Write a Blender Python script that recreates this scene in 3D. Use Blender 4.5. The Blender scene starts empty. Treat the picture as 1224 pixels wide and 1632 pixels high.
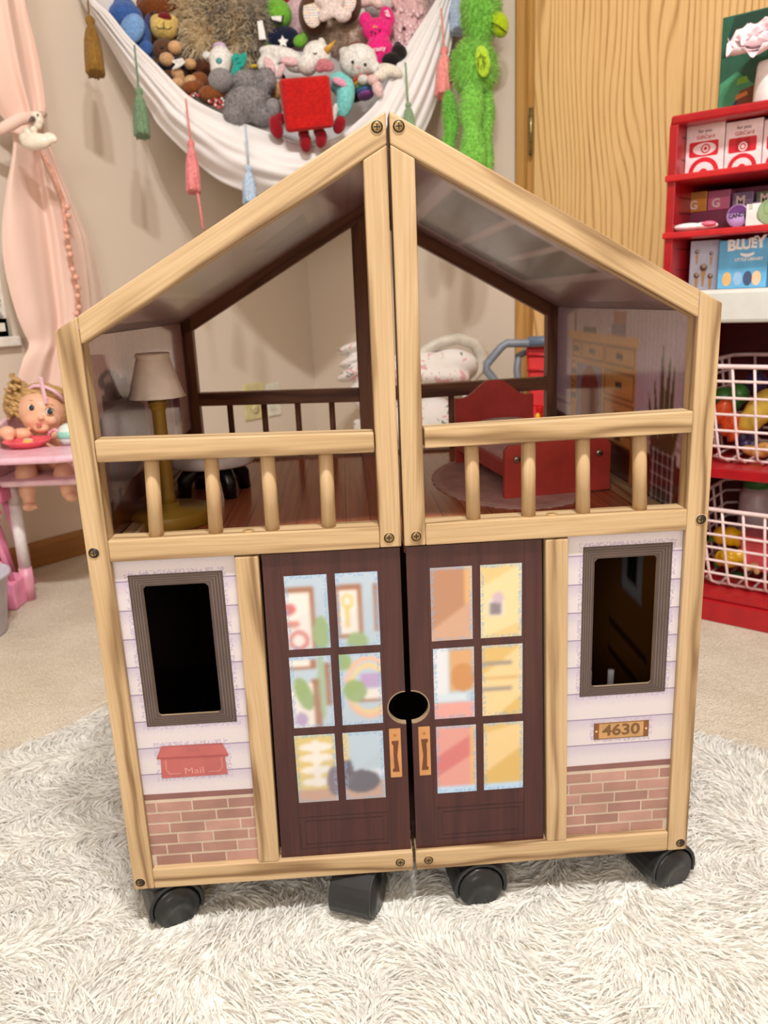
import bpy, bmesh, math, random
import numpy as np
from mathutils import Vector, Matrix
random.seed(7); rng = np.random.default_rng(7)
sc = bpy.context.scene; col = sc.collection
rad = math.radians

# ---------------------------------------------------------------- camera
FPX = 1272.87                                   # focal length in pixels of the 1224x1632 frame
CAM = Vector((1.83631, -1.86637, 0.59111))
FW = Vector((-0.62121647, 0.74033695, -0.25688771)); RT = Vector((0.77232448, 0.63392036, -0.04074159)); UP = Vector((-0.13268385, 0.22371002, 0.96558212))
cd = bpy.data.cameras.new('camera'); cam = bpy.data.objects.new('camera', cd); col.objects.link(cam); sc.camera = cam
cd.sensor_fit = 'VERTICAL'; cd.sensor_height = 36; cd.lens = FPX/1632*36; cd.clip_start = 0.02
M3 = Matrix((RT, UP, -FW)).transposed(); M4 = M3.to_4x4(); M4.translation = CAM; cam.matrix_world = M4
cd.dof.use_dof = True; cd.dof.focus_distance = 0.66; cd.dof.aperture_fstop = 11
# ---------------------------------------------------------------- light
wd = bpy.data.worlds.new('world'); sc.world = wd; wd.use_nodes = True
wd.node_tree.nodes['Background'].inputs[0].default_value = (.02, .022, .03, 1); wd.node_tree.nodes['Background'].inputs[1].default_value = .3
def lamp(name, loc, watts, size, colr, rot=(0, 0, 0), sy=None):
    l = bpy.data.lights.new(name, 'AREA'); l.energy = watts; l.shape = 'DISK'; l.size = size; l.color = colr
    o = bpy.data.objects.new(name, l); o.location = loc; o.rotation_euler = rot; col.objects.link(o); return o
LC = (1.0, .985, .96)
lamp('ceiling_bulb', (1.86, -1.86, 2.38), 16, .13, LC); lamp('ceiling_bulb', (2.06, -1.70, 2.38), 16, .13, LC)
lamp('front_fill', (2.9, -3.9, 1.5), 14, 1.1, LC, (rad(84), 0, rad(27)))  # unseen soft fill added behind the camera to lift house front and attic
vs = sc.view_settings; vs.view_transform = 'Standard'; vs.look = 'None'; vs.gamma = 1; vs.exposure = .92; vs.use_curve_mapping = False

# ---------------------------------------------------------------- helpers
def srgb(c):
    return tuple((x/255/12.92 if x/255 <= .04045 else ((x/255+.055)/1.055)**2.4) for x in c)
def lin(c): return srgb(c)+(1,)
def ray(px, py): return FW + RT*((px-612)/FPX) + UP*((816-py)/FPX)
def at(px, py, d): return CAM + ray(px, py)*d              # the point a photo pixel sees at depth d
def onx(px, py, x): r = ray(px, py); return CAM + r*((x-CAM.x)/r.x)
def ony(px, py, y): r = ray(px, py); return CAM + r*((y-CAM.y)/r.y)
def onz(px, py, z): r = ray(px, py); return CAM + r*((z-CAM.z)/r.z)

class NT:
    def __init__(s, name):
        s.m = bpy.data.materials.new(name); s.m.use_nodes = True; s.t = s.m.node_tree; s.b = s.t.nodes['Principled BSDF']
    def n(s, typ, **kw):
        x = s.t.nodes.new('ShaderNode'+typ)
        for k, v in kw.items():
            if k[0] == 'i' and k[1:].isdigit(): s.set(x.inputs[int(k[1:])], v)
            else: setattr(x, k, v)
        return x
    def set(s, inp, v):
        if isinstance(v, bpy.types.NodeSocket): s.t.links.new(v, inp)
        elif isinstance(v, bpy.types.Node): s.t.links.new(v.outputs[0], inp)
        else: inp.default_value = v
    def math(s, op, a, b=0.0, c=None):
        x = s.n('Math', operation=op); s.set(x.inputs[0], a); s.set(x.inputs[1], b)
        if c is not None: s.set(x.inputs[2], c)
        return x.outputs[0]
    def ramp(s, fac, stops):
        x = s.n('ValToRGB'); s.set(x.inputs[0], fac); e = x.color_ramp.elements
        while len(e) < len(stops): e.new(.5)
        for el, (p, c) in zip(e, stops): el.position = p; el.color = lin(c)
        return x.outputs[0]
    def mix(s, fac, a, b, mode='MIX'):
        x = s.n('Mix', data_type='RGBA', blend_type=mode); s.set(x.inputs[0], fac)
        for i, v in ((6, a), (7, b)): s.set(x.inputs[i], lin(v) if isinstance(v, tuple) and len(v) == 3 else v)
        return x.outputs[2]
    def coord(s, kind='Object'): return s.n('TexCoord').outputs[kind]
    def map(s, v, scale=(1, 1, 1), rot=(0, 0, 0), loc=(0, 0, 0)):
        x = s.n('Mapping'); s.set(x.inputs[0], v); s.set(x.inputs[1], loc); x.inputs[2].default_value = rot; x.inputs[3].default_value = scale; return x.outputs[0]
    def noise(s, v, scale, detail=3, rough=.5, dist=0):
        x = s.n('TexNoise'); s.set(x.inputs['Vector'], v); x.inputs['Scale'].default_value = scale; x.inputs['Detail'].default_value = detail
        x.inputs['Roughness'].default_value = rough; x.inputs['Distortion'].default_value = dist; return x.outputs[0]
    def bump(s, h, strength, dist=.001):
        x = s.n('Bump'); x.inputs['Strength'].default_value = strength; x.inputs['Distance'].default_value = dist; s.set(x.inputs['Height'], h); s.set(s.b.inputs['Normal'], x.outputs[0])
    def fin(s, colr=None, rough=.5, spec=.5, metal=0, **kw):
        if colr is not None: s.set(s.b.inputs['Base Color'], lin(colr) if isinstance(colr, tuple) and len(colr) == 3 else colr)
        s.set(s.b.inputs['Roughness'], rough); s.b.inputs['Specular IOR Level'].default_value = spec; s.b.inputs['Metallic'].default_value = metal
        for k, v in kw.items(): s.set(s.b.inputs[k], v)
        return s.m
_mc = {}
def flat(c, rough=.5, spec=.5, metal=0, var=.06, bump=0, bs=300):
    """plain coloured surface with a little mottling and relief"""
    k = (c, rough, spec, metal, var, bump, bs)
    if k in _mc: return _mc[k]
    t = NT('surface_%02x%02x%02x' % c); nz = t.noise(t.coord(), 40, 3)
    hi = tuple(min(255, int(x*(1+var))) for x in c); lo = tuple(int(x*(1-var)) for x in c)
    if bump: t.bump(t.noise(t.coord(), bs, 2), bump, .0015)
    _mc[k] = t.fin(t.ramp(nz, [(.3, lo), (.7, hi)]), rough, spec, metal); return _mc[k]
def plushm(c, sheen=.5): 
    k = ('plush', c)
    if k in _mc: return _mc[k]
    t = NT('plush_%02x%02x%02x' % c); nz = t.noise(t.coord(), 160, 3); big = t.noise(t.coord(), 22, 2)
    lo = tuple(int(x*.84) for x in c); hi = tuple(min(255, int(x*1.08)) for x in c)
    t.bump(t.noise(t.coord(), 420, 2), .6, .002)
    cc = t.mix(.35, t.ramp(nz, [(.35, lo), (.65, hi)]), t.ramp(big, [(.3, lo), (.7, hi)]))
    _mc[k] = t.fin(cc, .9, .1, **{'Sheen Weight': sheen*.5}); return _mc[k]
def wood(name, lo, mid, hi, ang=0, axis='x', rough=.45, ring=1.0, fine=1.0, bump=.15, spec=.4, k=1.0):
    """long-grained wood; the grain runs along axis turned by ang about y"""
    t = NT(name); oi = t.n('ObjectInfo').outputs['Random']
    off = t.n('CombineXYZ'); 
    for i, f in enumerate((3.1, 7.7, 5.3)): t.set(off.inputs[i], t.math('MULTIPLY', oi, f))
    rot = {'x': (0, ang, 0), 'z': (0, rad(90)+ang, 0), 'y': (0, 0, rad(90))}[axis]
    v = t.map(t.coord(), rot=rot); jr = t.n('CombineXYZ'); jr.inputs[0].default_value = rot[0]; jr.inputs[2].default_value = rot[2]; t.set(jr.inputs[1], t.math('MULTIPLY_ADD', t.math('SUBTRACT', oi, .5), .09, rot[1])); t.set(v.node.inputs[2], jr.outputs[0]); add = t.n('VectorMath', operation='ADD'); t.set(add.inputs[0], v); t.set(add.inputs[1], off.outputs[0])
    wob = t.noise(t.map(add.outputs[0], (4.5*k, 30*k, 30*k)), 1.0, 2)
    sx = t.n('SeparateXYZ'); t.set(sx.inputs[0], t.map(add.outputs[0], (1*k, 430*k, 430*k)))
    s = t.math('ADD', t.math('ADD', sx.outputs[1], t.math('MULTIPLY', sx.outputs[2], .55)), t.math('MULTIPLY', wob, 13.0))
    rings = t.math('MULTIPLY', t.math('POWER', t.math('MULTIPLY_ADD', t.math('SINE', s), .5, .5), 5.0), t.noise(t.map(add.outputs[0], (6*k, 60*k, 60*k)), 1.0, 1))
    fib = t.noise(t.map(add.outputs[0], (12*k, 520*k, 520*k)), 1.0, 3)
    broad = t.noise(t.map(add.outputs[0], (5*k, 50*k, 50*k)), 1.0, 3)
    f = t.math('ADD', t.math('MULTIPLY', rings, .85*ring), t.math('ADD', t.math('MULTIPLY', fib, .45*fine), t.math('MULTIPLY', broad, .28)))
    t.bump(fib, bump, .0006)
    return t.fin(t.ramp(f, [(.2, hi), (.46, mid), (.9, lo)]), rough, spec)

class MB:
    """collects shapes into ONE mesh"""
    def __init__(s): s.v = []; s.f = []; s.m = []; s.s = []; s.mats = []
    def mi(s, m):
        if m not in s.mats: s.mats.append(m)
        return s.mats.index(m)
    def add(s, vs, fs, m, smooth=False, T=None):
        b = len(s.v); i = s.mi(m)
        s.v += [tuple(T @ Vector(p)) if T is not None else tuple(p) for p in vs]
        for f in fs: s.f.append(tuple(b+k for k in f)); s.m.append(i); s.s.append(smooth)
        return s
    def box(s, a, b, m, T=None):
        x0, x1 = sorted((a[0], b[0])); y0, y1 = sorted((a[1], b[1])); z0, z1 = sorted((a[2], b[2]))
        return s.add([(x0,y0,z0),(x1,y0,z0),(x1,y1,z0),(x0,y1,z0),(x0,y0,z1),(x1,y0,z1),(x1,y1,z1),(x0,y1,z1)],
                     [(0,3,2,1),(4,5,6,7),(0,1,5,4),(1,2,6,5),(2,3,7,6),(3,0,4,7)], m, T=T)
    def prism(s, poly, d0, d1, m, axis='y', T=None, smooth=False):
        """outline poly in (x,z), drawn out along y (axis y), or (x,y) along z, or (y,z) along x"""
        ar = sum(poly[i][0]*poly[(i+1) % len(poly)][1]-poly[(i+1) % len(poly)][0]*poly[i][1] for i in range(len(poly)))
        P = list(poly) if ar > 0 else list(poly)[::-1]; n = len(P)
        mk = {'y': lambda p, d: (p[0], d, p[1]), 'z': lambda p, d: (p[0], p[1], d), 'x': lambda p, d: (d, p[0], p[1])}[axis]
        vs = [mk(p, d0) for p in P]+[mk(p, d1) for p in P]
        fs = [tuple(range(n)), tuple(range(2*n-1, n-1, -1))]+[(i, n+i, n+(i+1) % n, (i+1) % n) for i in range(n)]
        if (axis == 'y') == (d1 < d0): fs = [f[::-1] for f in fs]
        return s.add(vs, fs, m, smooth, T)
    def tube(s, pts, rs, m, n=10, cap=True, smooth=True, flatten=None):
        pts = [Vector(p) for p in pts]; N = len(pts)
        if not hasattr(rs, '__len__'): rs = [rs]*N
        vs = []; fs = []; ref = None
        for i, p in enumerate(pts):
            d = (pts[min(i+1, N-1)]-pts[max(i-1, 0)]).normalized()
            if ref is None: ref = d.orthogonal().normalized()
            else: ref = (ref-d*ref.dot(d)); ref = ref.normalized() if ref.length > 1e-6 else d.orthogonal().normalized()
            b = d.cross(ref)
            for k in range(n):
                a = 2*math.pi*k/n; vs.append(p+(ref*math.cos(a)+b*math.sin(a))*rs[i])
        for i in range(N-1):
            for k in range(n): fs.append((i*n+k, i*n+(k+1) % n, (i+1)*n+(k+1) % n, (i+1)*n+k))
        if cap: fs += [tuple(range(n-1, -1, -1)), tuple(range((N-1)*n, N*n))]
        return s.add(vs, fs, m, smooth)
    def lathe(s, prof, m, c=(0, 0, 0), n=28, T=None, smooth=True, wob=None):
        vs = []; fs = []
        for j, (r, z) in enumerate(prof):
            for k in range(n):
                a = 2*math.pi*k/n; w = wob(a, j) if wob else 1
                vs.append((c[0]+r*w*math.cos(a), c[1]+r*w*math.sin(a), c[2]+z))
        N = len(prof)
        for j in range(N-1):
            for k in range(n): fs.append((j*n+k, j*n+(k+1) % n, (j+1)*n+(k+1) % n, (j+1)*n+k))
        fs += [tuple(range(n-1, -1, -1)), tuple(range((N-1)*n, N*n))]
        return s.add(vs, fs, m, smooth, T)
    def ell(s, c, r, m, R=None, nu=16, nv=10):
        c = Vector(c); vs = []; fs = []
        for j in range(nv+1):
            th = math.pi*j/nv
            for k in range(nu):
                a = 2*math.pi*k/nu; p = Vector((r[0]*math.sin(th)*math.cos(a), r[1]*math.sin(th)*math.sin(a), r[2]*math.cos(th)))
                vs.append(c+(R @ p if R is not None else p))
        for j in range(nv):
            for k in range(nu): fs.append((j*nu+k, (j+1)*nu+k, (j+1)*nu+(k+1) % nu, j*nu+(k+1) % nu))
        return s.add(vs, fs, m, True)
    def build(s, name, parent=None, ml=None, bev=0, seg=2):
        me = bpy.data.meshes.new(name); me.from_pydata([tuple(v) for v in s.v], [], s.f)
        for m in s.mats: me.materials.append(m)
        me.polygons.foreach_set('material_index', s.m); me.polygons.foreach_set('use_smooth', s.s); me.update()
        return link(name, me, parent, ml, bev, seg)
def link(name, me, parent=None, ml=None, bev=0, seg=2):
    o = bpy.data.objects.new(name, me); col.objects.link(o)
    if parent is not None: o.parent = parent
    if ml is not None: o.matrix_local = ml
    if bev:
        b = o.modifiers.new('edge', 'BEVEL'); b.width = bev; b.segments = seg; b.limit_method = 'ANGLE'; b.angle_limit = rad(40)
    return o
def tag(o, label=None, cat=None, group=None, kind=None):
    for k, v in (('label', label), ('category', cat), ('group', group), ('kind', kind)):
        if v: o[k] = v
    return o
def thing(name, label, cat, M=None, group=None):
    o = bpy.data.objects.new(name, None); col.objects.link(o); o.empty_display_size = .02
    if M is not None: o.matrix_world = M if isinstance(M, Matrix) else Matrix.Translation(M)
    return tag(o, label, cat, group)
def copy_tree(o, parent=None):
    c = o.copy(); col.objects.link(c); c.parent = parent
    for ch in o.children: copy_tree(ch, c)
    return c
def evalmesh(o):
    dg = bpy.context.evaluated_depsgraph_get(); return bpy.data.meshes.new_from_object(o.evaluated_get(dg))
def text(name, body, size, m, M, parent, thick=.0002, sx=1.0, bold=0, slant=0):
    cu = bpy.data.curves.new('lettering', 'FONT'); cu.body = body; cu.size = size; cu.align_x = 'CENTER'; cu.align_y = 'CENTER'; cu.extrude = thick; cu.offset = bold; cu.resolution_u = 3; cu.shear = slant
    t = bpy.data.objects.new('tmp', cu); col.objects.link(t); t.scale.x = 1; me = evalmesh(t); bpy.data.objects.remove(t)
    me.materials.clear(); me.materials.append(m); me.transform(Matrix.Diagonal((sx, 1, 1, 1))); return link(name, me, parent, M)
def remesh(mb, voxel, smooth=3):
    me = bpy.data.meshes.new('tmp'); me.from_pydata([tuple(v) for v in mb.v], [], mb.f); me.update()
    t = bpy.data.objects.new('tmp', me); col.objects.link(t)
    r = t.modifiers.new('r', 'REMESH'); r.mode = 'VOXEL'; r.voxel_size = voxel; r.use_smooth_shade = True
    s = t.modifiers.new('s', 'SMOOTH'); s.iterations = smooth; s.factor = .6
    out = evalmesh(t); bpy.data.objects.remove(t); out.materials.clear()
    for p in out.polygons: p.use_smooth = True
    return out

# vertex-colour prints: a small raster painted in numpy and laid on a grid of faces
def printmat(name, rough=.35, spec=.5, coat=0):
    t = NT(name); a = t.n('Attribute'); a.attribute_name = 'Col'; m = t.fin(a.outputs['Color'], rough, spec)
    t.b.inputs['Coat Weight'].default_value = coat; t.b.inputs['Coat Roughness'].default_value = .08; return m
class Paint:
    def __init__(s, w, h, bg, W, H):       # raster of w x h cells over a print of size W x H, origin bottom left
        s.w, s.h, s.W, s.H = w, h, W, H; s.a = np.zeros((h, w, 3)); s.a[:] = bg
        s.X, s.Y = np.meshgrid((np.arange(w))/(w-1)*W, (np.arange(h))/(h-1)*H)
    def poly(s, pts, c, al=1):
        ins = np.zeros(s.X.shape, bool); n = len(pts)
        for i in range(n):
            x0, y0 = pts[i]; x1, y1 = pts[(i+1) % n]
            if y0 == y1: continue
            cr = ((y0 > s.Y) != (y1 > s.Y)) & (s.X < (x1-x0)*(s.Y-y0)/(y1-y0)+x0); ins ^= cr
        s.a[ins] = s.a[ins]*(1-al)+np.array(c)*al; return s
    def rect(s, x0, y0, x1, y1, c, al=1): return s.poly([(x0, y0), (x1, y0), (x1, y1), (x0, y1)], c, al)
    def ell(s, x, y, rx, ry, c, al=1, ang=0, ring=0):
        ca, sa = math.cos(ang), math.sin(ang); dx, dy = s.X-x, s.Y-y; d = np.hypot((dx*ca+dy*sa)/rx, (-dx*sa+dy*ca)/ry)
        i = (d < 1) & (d >= ring); s.a[i] = s.a[i]*(1-al)+np.array(c)*al; return s
    def frame(s, x0, y0, x1, y1, t, c):
        for q in ((x0, y0, x1, y0+t), (x0, y1-t, x1, y1), (x0, y0, x0+t, y1), (x1-t, y0, x1, y1)): s.rect(*q, c)
        return s
    def blur(s, n=1):
        for _ in range(n):
            p = np.pad(s.a, ((1, 1), (1, 1), (0, 0)), 'edge')
            s.a = (p[1:-1, 1:-1]*2+p[:-2, 1:-1]+p[2:, 1:-1]+p[1:-1, :-2]+p[1:-1, 2:])/6
        return s
    def grain(s, amt): s.a = s.a*(1+rng.normal(0, amt, s.a.shape[:2])[..., None]); return s
    def mesh(s, name, m, fn, parent=None, ml=None, hole=None):
        """fn maps (x, y) of the print to a 3D point"""
        vs = [fn(x, y) for x, y in zip(s.X.ravel(), s.Y.ravel())]
        fs = [(j*s.w+i, j*s.w+i+1, (j+1)*s.w+i+1, (j+1)*s.w+i) for j in range(s.h-1) for i in range(s.w-1)]
        if hole: fs = [f for f in fs if not hole(s.X.ravel()[f[0]], s.Y.ravel()[f[0]])]
        me = bpy.data.meshes.new(name); me.from_pydata(vs, [], fs); me.materials.append(m)
        at_ = me.color_attributes.new('Col', 'FLOAT_COLOR', 'POINT')
        c = np.clip(s.a.reshape(-1, 3)/255, 0, 1); c = np.where(c <= .04045, c/12.92, ((c+.055)/1.055)**2.4)
        at_.data.foreach_set('color', np.concatenate([c, np.ones((len(c), 1))], 1).astype(np.float32).ravel())
        return link(name, me, parent, ml)

def strands(P, N, L, m, name, parent, width=.0012, lean=.0, grav=.25, clump=0, seg=3, flow=None, jit=.35, ml=None, tipw=.3):
    """many tapered ribbons: roots P, normals N, lengths L"""
    n = len(P); D = N+rng.normal(0, jit, (n, 3))
    if flow is not None: D = D+flow
    D /= np.linalg.norm(D, axis=1)[:, None]
    bend = rng.normal(0, .35, (n, 3)); bend[:, 2] -= grav*2
    T = P+D*L[:, None]
    if clump:
        key = np.floor(P/clump+.5*np.sin(P[:, [1, 0, 2]]*37)).astype(np.int64); _, inv = np.unique(key, axis=0, return_inverse=True); inv = inv.ravel(); cnt = np.bincount(inv)
        cen = np.stack([np.bincount(inv, T[:, k])/cnt for k in range(3)], 1); pull = (cen[inv]-T)*rng.uniform(.35, .8, n)[:, None]
    else: pull = np.zeros((n, 3))
    S = np.cross(D, rng.normal(0, 1, (n, 3))); S /= np.linalg.norm(S, axis=1)[:, None]+1e-9
    w = width*rng.uniform(.7, 1.3, n); V = np.zeros((n, (seg+1)*2, 3), np.float32)
    for j in range(seg+1):
        t = j/seg; c = P+D*(L*t)[:, None]+bend*(L*t*t*.5)[:, None]+pull*t*t
        ww = (w*(1-(1-tipw)*t**1.5)*.5)[:, None]*S; V[:, 2*j] = c-ww; V[:, 2*j+1] = c+ww
    q = np.array([[2*j, 2*j+1, 2*j+3, 2*j+2] for j in range(seg)]); F = (np.arange(n)[:, None, None]*((seg+1)*2)+q[None]).reshape(-1)
    me = bpy.data.meshes.new(name); nv = n*(seg+1)*2; nf = n*seg
    me.vertices.add(nv); me.vertices.foreach_set('co', V.ravel()); me.loops.add(nf*4); me.loops.foreach_set('vertex_index', F.astype(np.int32))
    me.polygons.add(nf); me.polygons.foreach_set('loop_start', np.arange(0, nf*4, 4, dtype=np.int32)); me.polygons.foreach_set('loop_total', np.full(nf, 4, np.int32))
    me.polygons.foreach_set('use_smooth', np.ones(nf, bool)); me.update(calc_edges=True); me.materials.append(m)
    return tag(link(name, me, parent, ml), kind='stuff')
def furm(name, lo, hi, rough=.7):
    t = NT(name); g = t.n('NewGeometry').outputs['Random Per Island']; big = t.noise(t.coord(), 14, 2)
    f = t.math('ADD', t.math('MULTIPLY', g, .6), t.math('MULTIPLY', big, .5))
    cc = t.ramp(f, [(.15, lo), (.8, hi)]); m = t.fin(cc, rough, .25); tr = t.n('BsdfTranslucent'); t.set(tr.inputs[0], cc); mx = t.n('MixShader'); mx.inputs[0].default_value = .4
    t.t.links.new(t.b.outputs[0], mx.inputs[1]); t.t.links.new(tr.outputs[0], mx.inputs[2]); t.t.links.new(mx.outputs[0], t.t.nodes['Material Output'].inputs[0]); return m
def fur_on(o, n, length, m, width=.0014, grav=.2, jit=.3, clump=.012):
    me = o.data; me.calc_loop_triangles(); tri = np.array([t.vertices[:] for t in me.loop_triangles]); co = np.array([v.co[:] for v in me.vertices]); no = np.array([v.normal[:] for v in me.vertices])
    a = co[tri]; ar = np.linalg.norm(np.cross(a[:, 1]-a[:, 0], a[:, 2]-a[:, 0]), axis=1); idx = rng.choice(len(tri), n, p=ar/ar.sum())
    u = rng.random((n, 2)); fl = u.sum(1) > 1; u[fl] = 1-u[fl]; b = np.stack([1-u.sum(1), u[:, 0], u[:, 1]], 1)
    P = (a[idx]*b[..., None]).sum(1); N = (no[tri[idx]]*b[..., None]).sum(1); N /= np.linalg.norm(N, axis=1)[:, None]+1e-9
    return strands(P, N, length*rng.uniform(.6, 1.2, n), m, 'fur', o.parent, width, grav=grav, jit=jit, clump=clump)
# ---------------------------------------------------------------- the room (corner at the origin; left wall on x=0, back wall on y=0)
def paint(name, c):
    t = NT(name); t.bump(t.noise(t.coord(), 130, 3), .12, .001); return t.fin(c, .75, .25)
WALLC = paint('wall_paint', (222, 207, 190)); CEIL = paint('ceiling_paint', (240, 236, 228))
RX, RY, RH = 3.8, -4.2, 2.44
def struct(o): o['kind'] = 'structure'; return o
t = NT('carpet_pile'); c1 = t.noise(t.coord(), 330, 2); c2 = t.noise(t.coord(), 9, 3); c3 = t.noise(t.coord(), 60, 3)
t.bump(t.math('ADD', c1, t.math('MULTIPLY', c3, .7)), 1.0, .006)
CARP = t.fin(t.mix(.45, t.ramp(c1, [(.3, (204, 188, 162)), (.7, (242, 232, 214))]), t.ramp(c2, [(.35, (212, 198, 176)), (.65, (238, 228, 210))])), .95, .1)
b = MB(); b.box((0, RY, -.05), (RX, 0, 0), CARP); struct(b.build('floor'))
b = MB(); b.box((-.1, RY, RH), (RX+.1, .1, RH+.05), CEIL); struct(b.build('ceiling'))
WY0, WY1, WZ0, WZ1 = -1.75, -.965, .545, 1.75                       # window opening in the left wall
b = MB(); b.box((-.1, RY, 0), (0, WY0, RH), WALLC); b.box((-.1, WY1, 0), (0, .1, RH), WALLC); b.box((-.1, WY0, 0), (0, WY1, WZ0), WALLC); b.box((-.1, WY0, WZ1), (0, WY1, RH), WALLC)
struct(b.build('wall_left'))
b = MB(); b.box((0, 0, 0), (RX, .1, RH), WALLC); struct(b.build('wall_back'))
b = MB(); b.box((RX, RY, 0), (RX+.1, .1, RH), WALLC); struct(b.build('wall_right'))
b = MB(); b.box((-.1, RY-.1, 0), (RX+.1, RY, RH), WALLC); struct(b.build('wall_front'))
OAKT = wood('oak_trim', (150, 98, 44), (186, 136, 72), (206, 160, 96), axis='z', ring=.5, k=.5)
OAKH = wood('oak_baseboard', (112, 72, 32), (146, 100, 50), (168, 120, 66), axis='y', ring=.5, k=.5)
OAKX = wood('oak_baseboard_back', (112, 72, 32), (146, 100, 50), (168, 120, 66), axis='x', ring=.5, k=.5)
b = MB(); b.prism([(0, 0), (.012, 0), (.012, .05), (.006, .062), (0, .062)], RY, -.013, OAKH); struct(b.build('baseboard_left'))
b = MB(); b.box((0, -.012, 0), (.745, 0, .062), OAKX); struct(b.build('baseboard_back', bev=.003))
# window, blind
WHT = flat((232, 226, 216), .4); DARKG = flat((24, 26, 30), .1)
w = struct(thing('window_1', None, None)); 
b = MB(); 
for q in (((-.08, WY0, WZ0), (-.02, WY0+.04, WZ1)), ((-.08, WY1-.04, WZ0), (-.02, WY1, WZ1)), ((-.08, WY0, WZ0), (-.02, WY1, WZ0+.04)), ((-.08, WY0, WZ1-.04), (-.02, WY1, WZ1))): b.box(*q, WHT)
b.build('window_frame', w)
b = MB(); b.box((-.062, WY0+.04, WZ0+.04), (-.058, WY1-.04, WZ1-.04), DARKG); b.build('window_pane', w)
b = MB(); b.box((-.02, WY0-.03, WZ0-.022), (.02, WY1+.008, WZ0), WHT); b.build('window_sill', w, bev=.003)
bl = thing('window_blind', 'grey horizontal slat blind in the window behind the pink curtain', 'blind', (-.018, 0, WZ0))
SLAT = flat((150, 148, 146), .4)
b = MB(); b.box((-.012, WY0+.05, .012), (.012, WY1-.012, .03), WHT); b.build('bottom_rail', bl)
for i in range(34):
    b = MB(); b.box((-.014, WY0+.05, -.0012), (.014, WY1-.012, .0012), SLAT); o = b.build('slat', bl, Matrix.Translation((0, 0, .052+i*.034)) @ Matrix.Rotation(rad(38), 4, 'Y'))
b = MB(); b.box((-.014, WY0+.045, 1.16), (.016, WY1-.01, 1.2), WHT); b.build('head_rail', bl)
# door and casing
d = struct(thing('door_1', None, None, (0, 0, 0)))
t = NT('oak_door'); co = t.coord(); wv = t.noise(t.map(co, (4.5, 1, .75)), 1.0, 2, .5, .2); sx = t.n('SeparateXYZ'); t.set(sx.inputs[0], co)
ph = t.math('ADD', t.math('MULTIPLY', sx.outputs[0], 430), t.math('MULTIPLY', wv, 105)); lnz = t.math('POWER', t.math('MULTIPLY_ADD', t.math('SINE', ph), .5, .5), 5)
por = t.noise(t.map(co, (330, 1, 14)), 1.0, 2); br = t.noise(t.map(co, (14, 1, 1)), 1.0, 2)
gate = t.math('MULTIPLY', lnz, t.math('MULTIPLY_ADD', t.noise(t.map(co, (40, 1, 5)), 1.0, 2), .9, .05))
f = t.math('ADD', t.math('MULTIPLY', gate, .8), t.math('ADD', t.math('MULTIPLY', por, .34), t.math('MULTIPLY', br, .2)))
t.bump(f, .15, .001)
DOORM = t.fin(t.ramp(f, [(.2, (232, 194, 136)), (.45, (216, 172, 112)), (.9, (150, 106, 58))]), .4, .4)
b = MB(); b.box((.812, -.032, .012), (1.61, .0, 2.03), DOORM); b.build('door_slab', d, bev=.002)
b = MB(); b.prism([(.748, 0), (.748, -.010), (.756, -.018), (.775, -.016), (.79, -.022), (.80, -.022), (.80, 0)], 0, 2.08, OAKT, axis='z'); b.box((.80, -.018, 0), (.809, 0, 2.08), OAKT)
b.build('door_casing', d)
b = MB(); b.box((1.614, -.022, 0), (1.672, 0, 2.08), OAKT); b.build('door_casing', d, bev=.003)
b = MB(); b.box((.748, -.022, 2.034), (1.672, 0, 2.09), OAKT); b.build('door_casing', d, bev=.003)
BRASS = flat((150, 140, 96), .3, metal=.8)
for zz in (.92, .18, 1.75):
    b = MB(); b.tube([(.8055, -.036, zz), (.8055, -.036, zz+.094)], .0052, BRASS, 12)
    for k in range(1, 5): b.tube([(.8055, -.036, zz+.0188*k-.0005), (.8055, -.036, zz+.0188*k+.0005)], .0056, flat((60, 54, 36), .5), 12)
    b.ell((.8055, -.036, zz-.004), (.0045, .0045, .006), flat((70, 60, 40), .4)); b.build('hinge', d)
b = MB(); b.lathe([(.0, .0), (.03, 0), (.03, .006), (.012, .01), (.012, .03), (.026, .045), (.024, .06), (0, .066)], BRASS, T=Matrix.Translation((1.55, -.032, .95)) @ Matrix.Rotation(rad(90), 4, 'X')); b.build('door_knob', d)

# wall plates
IV = flat((214, 202, 150), .35); WP = flat((226, 222, 206), .35); HOLE = flat((60, 52, 40), .5)
def plate(name, label, m, y0, y1, z0, z1, kind):
    o = thing(name, label, 'outlet' if kind else 'wall plate', (.0, (y0+y1)/2, (z0+z1)/2)); W, H = (y1-y0)/2, (z1-z0)/2
    b = MB(); b.prism([(-W, -H), (W, -H), (W, H), (-W, H)], 0, .006, m, axis='x'); b.build('plate', o, bev=.003)
    if kind:
        for s in (-1, 1):
            b = MB(); b.lathe([(.014, 0), (.014, .0025), (0, .0025)], m, n=20, T=Matrix.Translation((.006, 0, s*H*.42)) @ Matrix.Rotation(rad(90), 4, 'Y'))
            for q in (-.005, .005): b.box((.0084, q-.0009, s*H*.42-.003), (.0088, q+.0009, s*H*.42+.005), HOLE)
            b.build('socket', o)
    else:
        b = MB(); b.box((.006, -.016, -.03), (.008, .016, .03), m); b.build('rocker', o, bev=.001)
    b = MB(); b.ell((.0065, 0, 0), (.0015, .003, .003), flat((150, 145, 120), .3, metal=.6), nu=10, nv=6); b.build('screw', o)
plate('wall_outlet', 'ivory yellowed electrical outlet plate on the wall, seen through the dollhouse left half', IV, -.305, -.225, .258, .366, 1)
plate('wall_plate', 'smaller white wall plate just beside the ivory outlet', WP, -.212, -.158, .258, .358, 0)

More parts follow.
